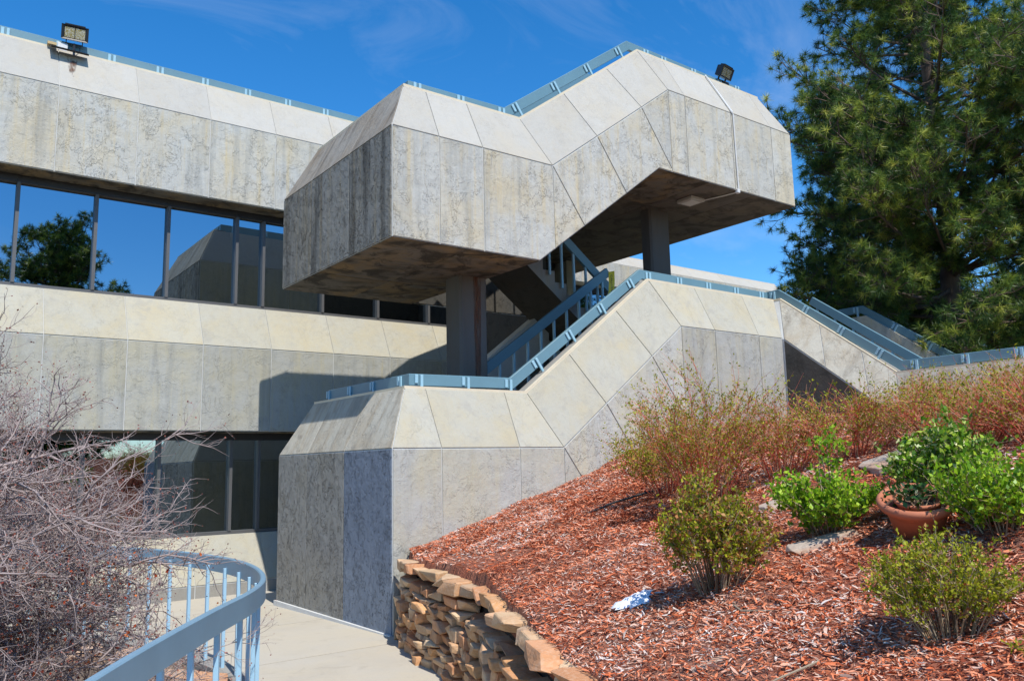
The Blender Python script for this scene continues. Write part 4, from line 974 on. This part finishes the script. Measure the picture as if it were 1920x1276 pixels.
BLB = ['sandstone boulder against the kerb just behind the outermost bend of the curved railing', 'largest orange pink boulder, directly under the bend of the curved railing', 'orange boulder at the kerb on the near side of the railing bend',
       'boulder at the kerb under the nearest visible railing posts', 'smaller boulder one row in from the kerb behind the largest boulder', 'boulder at the kerb under the far arm of the curved railing', 'small boulder beneath the near arm of the curved railing',
       'boulder in the middle of the heap inside the railing curve', 'boulder at the kerb further along the far railing arm', 'small boulder under the near arm close to the thorn bush', 'small boulder of the second row below the far railing arm',
       'boulder nearest the viewer below the handrail', 'farthest boulder of the heap, behind the thorn bush twigs', 'boulder half hidden beneath the thorn bush']
for i, ((x, y), sz) in enumerate(rb):
    rock('boulder', (x, y, -0.08 + 0.05 * (i % 3) * 0.5), (sz, sz * 0.85, sz * 0.62), BLB[i], seed=50 + i, rot=(0.2 * math.sin(i), 0.15 * math.cos(i * 2), i * 1.3), group='boulders below the curved railing')
rock('flagstone', (4.28, 2.8, H(4.28, 2.8) + 0.005), (0.42, 0.17, 0.04), 'flat tan flagstone in the mulch between the two leafy green shrubs and the pot', 'stone', 'flag', 11, (0.08, -0.17, -0.64), flat=0.7)
rock('flagstone', (5.85, 3.13, H(5.85, 3.13) + 0.01), (0.55, 0.35, 0.10), 'grey flagstone at the top of the slope behind the pot', 'stone', 'flag', 12, (0.08, -0.14, -0.6), flat=0.7)
rock('flagstone', (5.11, 3.66, H(5.11, 3.66) + 0.005), (0.32, 0.22, 0.06), 'small flat stone left of the bright green shrub', 'stone', 'flag', 13, (0.1, -0.2, -0.5), flat=0.7)
rock('flagstone', (2.84, 2.45, H(2.84, 2.45) + 0.004), (0.16, 0.05, 0.02), 'thin brown stone flake lying in the foreground mulch', 'stone', 'flag', 14, (0.1, -0.2, -0.64), flat=0.7)
# snow patch
V = []; F = []; nr, na = 5, 22
for i in range(nr + 1):
    for j in range(na):
        a = 2 * math.pi * j / na; rr = (i / nr) * (0.10 + 0.03 * math.sin(3 * a + 1) + 0.025 * math.sin(7 * a)); x = 3.49 + rr * 1.15 * math.cos(a); y = 3.52 + rr * math.sin(a)
        V.append((x, y, H(x, y) + 0.005 + 0.035 * (1 - (i / nr) ** 2) + 0.008 * math.sin(i * 9 + j * 5)))
F = [(i * na + j, i * na + (j + 1) % na, (i + 1) * na + (j + 1) % na, (i + 1) * na + j) for i in range(nr) for j in range(na)]
tag(obj('snow_patch', mesh('snow_patch', V, F, M['snow'], True)), 'small patch of melting snow on the mulch beside the round shrub', 'snow')
tag(obj('drip_hose', MB().tube([(5.55, 6.2, H(5.55, 6.2) + .02), (5.77, 6.06, H(5.77, 6.06) + .035), (6.05, 5.86, H(6.05, 5.86) + .02), (6.3, 5.8, H(6.3, 5.8) - .02)], 0.012, 6).mesh('drip_hose', M['hose'])), 'black drip hose surfacing on the mulch slope near the tower wall', 'hose')
tag(obj('drip_hose', MB().tube([(5.4, 3.05, H(5.4, 3.05) + .0), (5.48, 2.95, H(5.48, 2.95) + .02), (5.56, 2.8, H(5.56, 2.8) + .015), (5.6, 2.7, H(5.6, 2.7) - .02)], 0.014, 6).mesh('drip_hose', M['hose'])), 'black drip hose near the top of the slope behind the terracotta pot', 'hose')
tag(obj('stick', MB().tube([(3.42, 2.78, H(3.42, 2.78) + .02), (3.3, 2.62, H(3.3, 2.62) + .03), (3.34, 2.45, H(3.34, 2.45) + .015)], [0.006, 0.005, 0.003], 5).mesh('stick', M['twig_stick'])), 'pale dead stick on the mulch to the right of the round shrub', 'stick')
tag(obj('stick', MB().tube([(2.9, 1.95, H(2.9, 1.95) + .01), (2.72, 2.0, H(2.72, 2.0) + .03), (2.5, 2.12, H(2.5, 2.12) + .02)], [0.005, 0.004, 0.002], 5).mesh('stick', M['twig_stick'])), 'pale dead stick in the foreground mulch below the olive shrub', 'stick')

# mulch chips
def chips(n, fn, lmin, lmax, name, label):
    P = fn(n); n = len(P)
    zz = np.array([H(x, y) for x, y in P]) + 0.03 * np.sin(P[:, 0] * 2.3 + P[:, 1] * 1.1) * np.sin(P[:, 1] * 2.9 - P[:, 0]) + 0.015 * np.sin(P[:, 0] * 7 + P[:, 1] * 5)
    C = np.column_stack([P, zz + rng.uniform(0.0, 0.022, n)])
    a = rng.uniform(0, math.pi * 2, n); l = rng.uniform(lmin, lmax, n) * rng.choice([1, 1, 1.6], n); w = l * rng.uniform(0.10, 0.28, n)
    tl = rng.normal(0, 0.28, n); rl = rng.normal(0, 0.5, n)
    d = np.column_stack([np.cos(a) * np.cos(tl), np.sin(a) * np.cos(tl), np.sin(tl)])
    s = np.column_stack([-np.sin(a) * np.cos(rl), np.cos(a) * np.cos(rl), np.sin(rl)])
    up = np.cross(d, s); bend = (l * rng.uniform(-0.08, 0.12, n))[:, None] * up
    l = l[:, None] / 2; w = w[:, None] / 2
    V = np.stack([C - d * l - s * w * .5, C - d * l + s * w * .6, C + bend + s * w, C + bend - s * w, C + d * l - s * w * .4, C + d * l + s * w * .5], 1).reshape(-1, 3)
    b_ = np.arange(n)[:, None] * 6
    F = np.concatenate([b_ + np.array([[0, 1, 2, 3]]), b_ + np.array([[3, 2, 5, 4]])], 0)
    o = obj(name, fastmesh(name, V, F, M['chips'])); tag(o, label, 'mulch', kind='stuff'); return o
def inbed(P):
    u = .926 * (P[:, 0] - 4.8) - .377 * (P[:, 1] - 8.8)
    wl = np.array([(p.y, p.x) for p in WL])[::-1]
    xl = np.interp(P[:, 1], wl[:, 0], wl[:, 1])
    return P[(P[:, 0] > xl + 0.17) & (P[:, 1] < 8.74) & (u < 7)]
def near(n):
    t_ = rng.uniform(1.6, 7.5, n); a = rng.uniform(math.radians(-5), math.radians(72), n)
    return inbed(np.column_stack([t_ * np.cos(a), t_ * np.sin(a)]))
def upper(n): return inbed(np.column_stack([rng.uniform(4.7, 9.2, n), rng.uniform(4.2, 8.74, n)]))
def far(n): return inbed(np.column_stack([rng.uniform(3, 11.5, n), rng.uniform(-1, 8.74, n)]))
chips(190000, near, 0.011, 0.034, 'mulch_chips', 'red brown and pale shredded bark mulch covering the near slope')
chips(110000, upper, 0.016, 0.045, 'mulch_chips', 'orange red bark mulch heaped against the foot of the tower wall')
chips(90000, far, 0.018, 0.045, 'mulch_chips', 'red brown bark mulch covering the upper slope')

# ------------------------------------------------------------------ vegetation
def tubes(P0, P1, R0, R1, k=3):
    P0 = np.asarray(P0, float); P1 = np.asarray(P1, float); R0 = np.asarray(R0, float); R1 = np.asarray(R1, float); n = len(P0)
    d = P1 - P0; d /= np.maximum(np.linalg.norm(d, axis=1, keepdims=True), 1e-9)
    ref = np.where(np.abs(d[:, 2:3]) > 0.9, np.array([[1., 0, 0]]), np.array([[0, 0, 1.]]))
    a = np.cross(d, ref); a /= np.linalg.norm(a, axis=1, keepdims=True); b_ = np.cross(d, a)
    ang = np.arange(k) * 2 * math.pi / k
    ring = a[:, None, :] * np.cos(ang)[None, :, None] + b_[:, None, :] * np.sin(ang)[None, :, None]
    V = np.concatenate([P0[:, None] + ring * R0[:, None, None], P1[:, None] + ring * R1[:, None, None]], 1).reshape(-1, 3)
    j = np.arange(k); q = np.stack([j, (j + 1) % k, (j + 1) % k + k, j + k], 1)
    F = (np.arange(n)[:, None, None] * 2 * k + q[None]).reshape(-1, 4); return V, F

def leaves(C, D, L_, Wd, bend=0.15):
    """kite leaves: C base points, D directions"""
    n = len(C); D = D / np.linalg.norm(D, axis=1, keepdims=True)
    r_ = rng.normal(size=(n, 3)); S = np.cross(D, r_); S /= np.linalg.norm(S, axis=1, keepdims=True); Up = np.cross(D, S)
    l = (L_ * rng.uniform(0.7, 1.3, n))[:, None]; w = l * Wd / 2
    V = np.stack([C, C + D * l * .45 + S * w + Up * l * bend, C + D * l, C + D * l * .45 - S * w + Up * l * bend], 1).reshape(-1, 3)
    F = np.arange(n * 4).reshape(n, 4); return V, F

def unit(n):
    v = rng.normal(size=(n, 3)); return v / np.linalg.norm(v, axis=1, keepdims=True)

def shrub(name, base, label, nst, h, rad, stem, leafsets, spread=0.25, twigs=6, r0=0.006, upright=0.5, cat='shrub', group=None, bot=0.25, seed=1, twl=0.12, shape=None):
    """leafsets: list of (part name, material, count, length, width)"""
    r_ = np.random.default_rng(seed); B = np.array(base, float); P0 = []; P1 = []; A = []; Bb = []; tips = []
    for i in range(nst):
        a = r_.uniform(0, 2 * math.pi); q = math.sqrt(r_.uniform(0, 1)); hh = h * (0.72 + 0.28 * r_.uniform()) * math.sqrt(max(0.1, 1 - (q * .85) ** 2)) if shape is None else h * shape(q, r_)
        tgt = B + np.array([math.cos(a) * q * rad, math.sin(a) * q * rad, hh]); st = B + np.array([math.cos(a) * q * spread * rad, math.sin(a) * q * spread * rad, -0.03])
        mid1 = st + (tgt - st) * 0.35 + np.array([0, 0, h * 0.06]) + r_.normal(size=3) * rad * .04; mid2 = st + (tgt - st) * 0.7 + r_.normal(size=3) * rad * .06
        pl = [st, mid1, mid2, tgt]
        for k in range(3): P0.append(pl[k]); P1.append(pl[k + 1]); A.append(r0 * (1 - k * .27)); Bb.append(r0 * (1 - (k + 1) * .27))
        for k in range(twigs):
            u = r_.uniform(bot, 1.0) * 3; s_ = min(2, int(u)); q0 = pl[s_] + (pl[s_ + 1] - pl[s_]) * (u - s_)
            dd = r_.normal(size=3) * 0.6; dd[2] = abs(dd[2]) * .5 + upright; out = (q0 - B) * np.array([1, 1, 0]); out /= (np.linalg.norm(out) + 1e-6); dd += out * .45; dd /= np.linalg.norm(dd)
            q1 = q0 + dd * twl * r_.uniform(.5, 1.3); P0.append(q0); P1.append(q1); A.append(r0 * .4); Bb.append(r0 * .2); tips.append((q0, q1))
            q2 = q1 + (dd + r_.normal(size=3) * .5) * twl * .5; P0.append(q1); P1.append(q2); A.append(r0 * .22); Bb.append(r0 * .12); tips.append((q1, q2))
    ro = empty(name, base, label, cat, group)
    V, F = tubes(P0, P1, A, Bb, 3); so_ = obj('stems', fastmesh('stems', V, F, M[stem]), ro); so_['kind'] = 'stuff'
    T0 = np.array([t0 for t0, t1 in tips]); T1 = np.array([t1 for t0, t1 in tips])
    for pn, mt_, cn_, ll, lw in leafsets:
        idx = r_.integers(0, len(tips), cn_); u = r_.uniform(0, 1.1, cn_)[:, None]
        C = T0[idx] + (T1[idx] - T0[idx]) * u + r_.normal(size=(cn_, 3)) * ll * .25
        D = unit(cn_) + np.array([0, 0, .35]) + (T1[idx] - T0[idx]) / (np.linalg.norm(T1[idx] - T0[idx], axis=1, keepdims=True) + 1e-9) * .5
        V, F = leaves(C, D, ll, lw); lo_ = obj(pn, fastmesh(pn, V, F, M[mt_]), ro); lo_['kind'] = 'stuff'
    return ro
hz = lambda x, y: H(x, y)
shrub('round_shrub', (3.54, 2.96, hz(3.54, 2.96)), 'round olive and rust leaved shrub on bare stems beside the snow patch', 60, 0.60, 0.30, 'stem_tan', [('foliage', 'leaf_olive', 7000, 0.022, 0.55), ('dry_leaves', 'leaf_rust', 2400, 0.026, 0.6)], 0.28, 9, 0.005, bot=0.42, seed=3, twl=0.08)
shrub('round_shrub', (3.14, 1.56, hz(3.14, 1.56)), 'low olive shrub in the bottom right foreground with dead twigs at its foot', 70, 0.36, 0.255, 'stem_tan', [('foliage', 'leaf_olive', 7500, 0.016, 0.55), ('dry_leaves', 'leaf_rust', 450, 0.018, 0.6)], 0.3, 9, 0.0035, bot=0.3, seed=4, twl=0.06)
shrub('leafy_shrub', (4.44, 2.85, hz(4.44, 2.85)), 'bright green leafy shrub with a tall middle shoot left of the pot', 44, 0.52, 0.30, 'stem_tan', [('foliage', 'leaf_green', 3400, 0.034, 0.6)], 0.3, 8, 0.005, bot=0.12, seed=5, twl=0.08, shape=lambda q, r_: (1.0 if q < .3 else .55 + .1 * r_.uniform()) * math.sqrt(max(.15, 1 - (q * .9) ** 2)))
shrub('leafy_shrub', (4.28, 1.82, hz(4.28, 1.82)), 'sprawling bright green shrub at the right edge beside the pot', 44, 0.30, 0.32, 'stem_tan', [('foliage', 'leaf_green', 4200, 0.03, 0.6)], 0.35, 8, 0.005, bot=0.1, seed=6, twl=0.09)
shrub('variegated_shrub', (4.62, 2.25, hz(4.62, 2.25)), 'tall green shrub with cream edged leaves rising behind the pot', 50, 0.50, 0.24, 'stem_tan', [('foliage', 'leaf_varieg', 3600, 0.036, 0.55), ('green_leaves', 'leaf_green', 1400, 0.03, 0.6)], 0.3, 8, 0.005, bot=0.2, seed=8, twl=0.09)
shrub('hanging_sprig', (4.22, 2.18, hz(4.2, 2.25) + 0.19), 'dark leaved sprig drooping over the rim of the terracotta pot', 9, 0.10, 0.17, 'stem_tan', [('foliage', 'leaf_dark', 190, 0.036, 0.6)], 0.2, 5, 0.004, upright=-0.1, bot=0.3, seed=9, twl=0.05, cat='plant')
shrub('tiny_weed', (2.99, 1.25, hz(2.99, 1.25)), 'tiny yellow green weed sprouting in the bottom right corner', 8, 0.05, 0.05, 'stem_tan', [('foliage', 'leaf_olive', 90, 0.018, 0.6)], 0.3, 3, 0.002, seed=10, twl=0.03, cat='plant')
reds = [((5.45, 4.65), 2.84, .62, 'left end of the red twig hedge beside the tower wall, tallest clump', 85), ((6.0, 5.55), 2.38, .50, 'loose outer clump of the red twig hedge overlapping the sloping tower wall', 50),
        ((6.0, 4.25), 2.58, .50, 'red twig clump second in the hedge, in front of the concave corner', 60), ((6.2, 3.7), 2.50, .48, 'red twig clump third along the hedge below the dark triangular panel', 55),
        ((6.3, 3.1), 2.44, .48, 'red twig clump fourth along the hedge, thin and bare', 50), ((6.0, 2.7), 2.40, .48, 'red twig clump behind the variegated shrub', 70), ((5.85, 2.2), 2.40, .48, 'red twig clump at the right edge of the hedge', 75), ((7.6, 3.3), 2.50, .6, 'rear red twig clump near the level right hand parapet', 60), ((7.4, 2.4), 2.48, .6, 'rear red twig clump at the far right edge', 60)]
for i, ((x, y), zt_, rd, lb, ns) in enumerate(reds):
    shrub('dogwood_shrub', (x, y, hz(x, y)), lb, int(ns * (0.85 if i < 2 else 0.65)), (zt_ - hz(x, y)) * 1.0, rd, 'stem_red', [('foliage', 'leaf_olive', 6500 if i < 2 else 2300, 0.024, 0.5)], 0.30, 15, 0.005, group='red twig shrubs of the hedge', upright=0.45, bot=0.18, seed=20 + i, twl=0.17, shape=lambda q, r_: (0.62 + .38 * r_.uniform()) * (1 - .35 * q))

# terracotta pot with a smaller pot inside
pb = (4.31, 2.25, hz(4.31, 2.25) + 0.0)
pot = empty('flower_pot', pb, 'wide rolled rim terracotta pot holding a smaller pot among the green shrubs', 'pot')
obj('outer_pot', MB().lathe([(0.0, -0.02), (0.115, -0.02), (0.165, 0.15), (0.172, 0.155), (0.197, 0.165), (0.207, 0.185), (0.207, 0.20), (0.197, 0.213), (0.183, 0.215), (0.172, 0.205), (0.16, 0.13), (0.0, 0.13)], 40, pb).mesh('outer_pot', M['terracotta'], True), pot)
obj('inner_pot', MB().lathe([(0.10, 0.13), (0.115, 0.19), (0.128, 0.195), (0.13, 0.212), (0.118, 0.214), (0.108, 0.19), (0.10, 0.16), (0.0, 0.16)], 36, (pb[0] + 0.01, pb[1] + 0.005, pb[2])).mesh('inner_pot', M['terracotta'], True), pot)
obj('soil', MB().lathe([(0.0, 0.165), (0.06, 0.17), (0.168, 0.15)], 24, pb).mesh('soil', M['soil'], True), pot)
pot.scale = (0.92, 0.92, 0.92); pot.rotation_mode = 'QUATERNION'; pot.rotation_quaternion = Vector((-0.36, -0.20, 1)).to_track_quat('Z', 'Y')
for c_ in pot.children: c_.matrix_parent_inverse = Matrix.Translation(-Vector(pb))

# bare hawthorn-like shrub on the left
def bare_tree(name, base, label, limbs, L0, seed, mat='bark_grey', r0=0.03, zr=(0.3, 1.7), elev=(-0.05, 0.5), cat='tree', berries=True, sub=(9, 8, 5), trunk_h=1.6, az=None, scale=1.0):
    r_ = np.random.default_rng(seed); B = np.array(base, float); S0 = []; S1 = []; A = []; Bb = []; tips = []
    def grow(p, d, l, r, lev, nseg=4):
        pts = [p]; rad = [r]
        for k in range(nseg):
            d = d + r_.normal(size=3) * (0.16 + .04 * lev); d[2] += 0.035 if lev < 2 else 0.05; d = d / np.linalg.norm(d)
            pts.append(pts[-1] + d * l / nseg); rad.append(r * (1 - 0.75 * (k + 1) / nseg))
            S0.append(pts[-2]); S1.append(pts[-1]); A.append(rad[-2]); Bb.append(rad[-1])
        if lev >= len(sub): tips.append(pts[-1]); return
        nb = sub[lev]
        for k in range(nb):
            u = r_.uniform(0.15, 1.0) * nseg; s_ = min(nseg - 1, int(u)); q = pts[s_] + (pts[s_ + 1] - pts[s_]) * (u - s_)
            ax = (pts[s_ + 1] - pts[s_]); ax /= np.linalg.norm(ax); v = r_.normal(size=3); v[2] *= 0.75; v -= ax * (v @ ax); v /= np.linalg.norm(v)
            nd = ax * r_.uniform(.45, 1.0) + v * r_.uniform(.5, 1.0)
            grow(q, nd / np.linalg.norm(nd), l * (r_.uniform(.28, .55) if lev == 0 else r_.uniform(.3, .55)), max(r * 0.45, 0.0016 * scale), lev + 1, 4 if lev == 0 else 3)
    for i in range(limbs):
        a = (r_.uniform(0, 2 * math.pi) if az is None else r_.uniform(*az)); e = r_.uniform(*elev); z0 = r_.uniform(*zr)
        st = B + np.array([r_.normal() * .05, r_.normal() * .05, z0])
        grow(st, np.array([math.cos(a) * math.cos(e), math.sin(a) * math.cos(e), math.sin(e)]), L0 * r_.uniform(.7, 1.15), r0 * r_.uniform(.6, 1), 0, 6)
    ro = empty(name, base, label, cat)
    obj('trunk', MB().tube([B + np.array([0, 0, -.1]), B + np.array([.03, .02, trunk_h * .5]), B + np.array([-.02, .03, trunk_h])], [r0 * 2.2, r0 * 1.7, r0], 8).mesh('trunk', M[mat], True), ro)
    V, F = tubes(S0, S1, A, Bb, 3); o = obj('branches', fastmesh('branches', V, F, M[mat]), ro); o['kind'] = 'stuff'
    if berries:
        T = np.array(tips); n = len(T); V, F = leaves(T + r_.normal(size=(n, 3)) * .004, unit(n), 0.013, .7); o = obj('buds', fastmesh('buds', V, F, M['bud']), ro); o['kind'] = 'stuff'
        low = T[(T[:, 2] < 1.45)]; idx = r_.integers(0, len(low) // 9, 3400) * 9; C = low[idx] + r_.normal(size=(3400, 3)) * .035
        V, F = leaves(C, unit(3400), 0.024, .75); o = obj('berries', fastmesh('berries', V, F, M['berry']), ro); o['kind'] = 'stuff'
    return ro
bare_tree('bare_shrub', (0.17, 6.3, -0.45), 'dense leafless grey twigged thorn bush with a few red leaves at the left edge', 90, 1.32, 5, zr=(0.2, 2.4), elev=(-0.2, 0.62), sub=(12, 9, 5), r0=0.024, trunk_h=3.0)
bare_tree('bare_shrub', (0.45, 5.1, -0.5), 'lower leafless reddish twigged bush in front of the boulders at bottom left', 20, 0.55, 15, zr=(0.1, 0.5), elev=(0.3, 1.1), sub=(9, 7, 4), r0=0.014, trunk_h=0.8)

# pines
def pine(name, base, label, height, trunk_r, rfun, nbr, seed, z0=2.0, tuft_n=26, needle=0.17, droop=0.1, width=0.012, twig=9, lean=(0, 0), cat='pine tree', mat='needle'):
    r_ = np.random.default_rng(seed); B = np.array(base, float); S0 = []; S1 = []; A = []; Bb = []; TP = []; TD = []
    def axis(z): return B + np.array([lean[0] * z + .12 * math.sin(z * .5 + seed), lean[1] * z + .1 * math.cos(z * .45), z])
    for i in range(nbr):
        z = z0 + (height - z0) * (r_.uniform(0, 1) ** 1.12); a = r_.uniform(0, 2 * math.pi); R_ = rfun((z - z0) / (height - z0)) * r_.uniform(.6, 1.12)
        e = 0.05 + 0.55 * (z - z0) / (height - z0) + r_.normal() * .15 - droop; p = axis(z); d = np.array([math.cos(a) * math.cos(e), math.sin(a) * math.cos(e), math.sin(e)]); pts = [p]; ns = 6
        rr = 0.018 + 0.013 * R_
        for k in range(ns):
            d = d + r_.normal(size=3) * .1; d[2] += 0.05 * (k - 1); d /= np.linalg.norm(d); pts.append(pts[-1] + d * R_ / ns)
            S0.append(pts[-2]); S1.append(pts[-1]); A.append(rr * (1 - k / ns * .85)); Bb.append(rr * (1 - (k + 1) / ns * .85))
        nt_ = int(twig * max(1.0, R_ / 1.6))
        for k in range(nt_):
            u = (0.25 + .75 * r_.uniform() ** .8) * ns; s_ = min(ns - 1, int(u)); q = pts[s_] + (pts[s_ + 1] - pts[s_]) * (u - s_)
            ax = pts[s_ + 1] - pts[s_]; ax = ax / np.linalg.norm(ax); v = r_.normal(size=3); v[2] = v[2] * .5 + .2; dd = ax * .6 + v * .6; dd /= np.linalg.norm(dd); l = r_.uniform(.25, .75) * (0.5 + R_ * .18)
            q1 = q + dd * l * .5; dd2 = dd + r_.normal(size=3) * .25 + np.array([0, 0, .18]); dd2 /= np.linalg.norm(dd2); q2 = q1 + dd2 * l * .5
            S0.extend([q, q1]); S1.extend([q1, q2]); A.extend([.011, .008]); Bb.extend([.008, .005]); TP.append(q2); TD.append(dd2)
            for m_ in range(2):
                w_ = r_.normal(size=3) * .7 + dd2; w_ /= np.linalg.norm(w_); q3 = q1 + dd2 * l * .3 * r_.uniform() + w_ * r_.uniform(.12, .3); S0.append(q1); S1.append(q3); A.append(.006); Bb.append(.004); TP.append(q3); TD.append(w_)
        TP.append(pts[-1]); TD.append(d)
    TP = np.array(TP); TD = np.array(TD); n = len(TP); K = tuft_n
    ro = empty(name, base, label, cat)
    tz = np.linspace(-0.3, height, 14); obj('trunk', MB().tube([axis(z) for z in tz], [trunk_r * (1 - .88 * max(0, z) / height) for z in tz], 12).mesh('trunk', M['bark'], True), ro)
    V, F = tubes(S0, S1, A, Bb, 3); obj('branches', fastmesh('branches', V, F, M['bark']), ro)['kind'] = 'stuff'
    C = np.repeat(TP, K, 0); D0 = np.repeat(TD, K, 0); m_ = len(C); rv = unit(m_); D = D0 * rng.uniform(.1, .8, m_)[:, None] + rv * .8; D /= np.linalg.norm(D, axis=1, keepdims=True)
    C = C - D0 * rng.uniform(0, .07, m_)[:, None]; TT = np.repeat(np.clip(rng.beta(1.5, 2.2, n) + rng.uniform(-.05, .05, n), 0, 1), K)[:, None] * np.ones((1, 3)) + rng.uniform(-.1, .1, (m_, 1))
    S = np.cross(D, unit(m_)); S /= np.linalg.norm(S, axis=1, keepdims=True); l = (needle * rng.uniform(.7, 1.15, m_))[:, None]
    # one tuft of needles shares its root so it is one island of colour
    V = np.stack([C - S * width / 2, C + S * width / 2, C + D * l + np.array([0, 0, -.012])], 1)
    root = TP - TD * .1
    nv = m_ * 3; F = np.arange(nv).reshape(m_, 3)
    V = V.reshape(-1, 3)
    nme = fastmesh('needles', V, F, M[mat]); at_ = nme.attributes.new('tint', 'FLOAT', 'POINT'); at_.data.foreach_set('value', np.ascontiguousarray(TT.ravel(), dtype=np.float32)); o = obj('needles', nme, ro); o['kind'] = 'stuff'
    return ro, n
pine('pine_tree', (18.8, 8.6, 2.3), 'large long needled pine filling the right side behind the stairs', 15.5, 0.26, lambda u: 3.7 if u < .38 else 3.7 - (u - .38) * 5.9, 350, 31, z0=1.5, twig=13, needle=0.19, width=0.0125, tuft_n=38)
pine('pine_tree', (22.4, 12.4, 2.2), 'shorter dark pine left of the large one, just beyond the end of the high platform', 10.2, 0.25, lambda u: 3.0 * (1 - .6 * u), 210, 32, z0=1.4, twig=11, width=0.016, needle=0.19, tuft_n=30)
pine('pine_tree', (26.5, 6.5, 2.2), 'pine further back at the right edge of the picture', 14, 0.28, lambda u: 4.4 * (1 - .6 * u), 160, 33, z0=3.0, twig=9, tuft_n=22, width=0.02, needle=0.22)
bare_tree('far_bare_tree', (27.0, 10.3, 1.8), 'distant leafless tree seen through the gap under the pines', 26, 3.0, 41, zr=(0.8, 4.0), elev=(0.3, 1.1), sub=(7, 6, 3), r0=0.05, trunk_h=4, berries=False, scale=4)
# trees across the lawn behind the viewer, mirrored in the windows
pine('pine_tree', (5.2, -14.0, -0.7), 'round dark pine mirrored in the upper windows at the left', 13.4, 0.3, lambda u: 4.2 * math.sqrt(max(.03, 1 - (u * 1.0 - .35) ** 2 / .45)), 240, 51, z0=2.0, twig=10, tuft_n=14, width=0.04, needle=0.26)
print('script done')
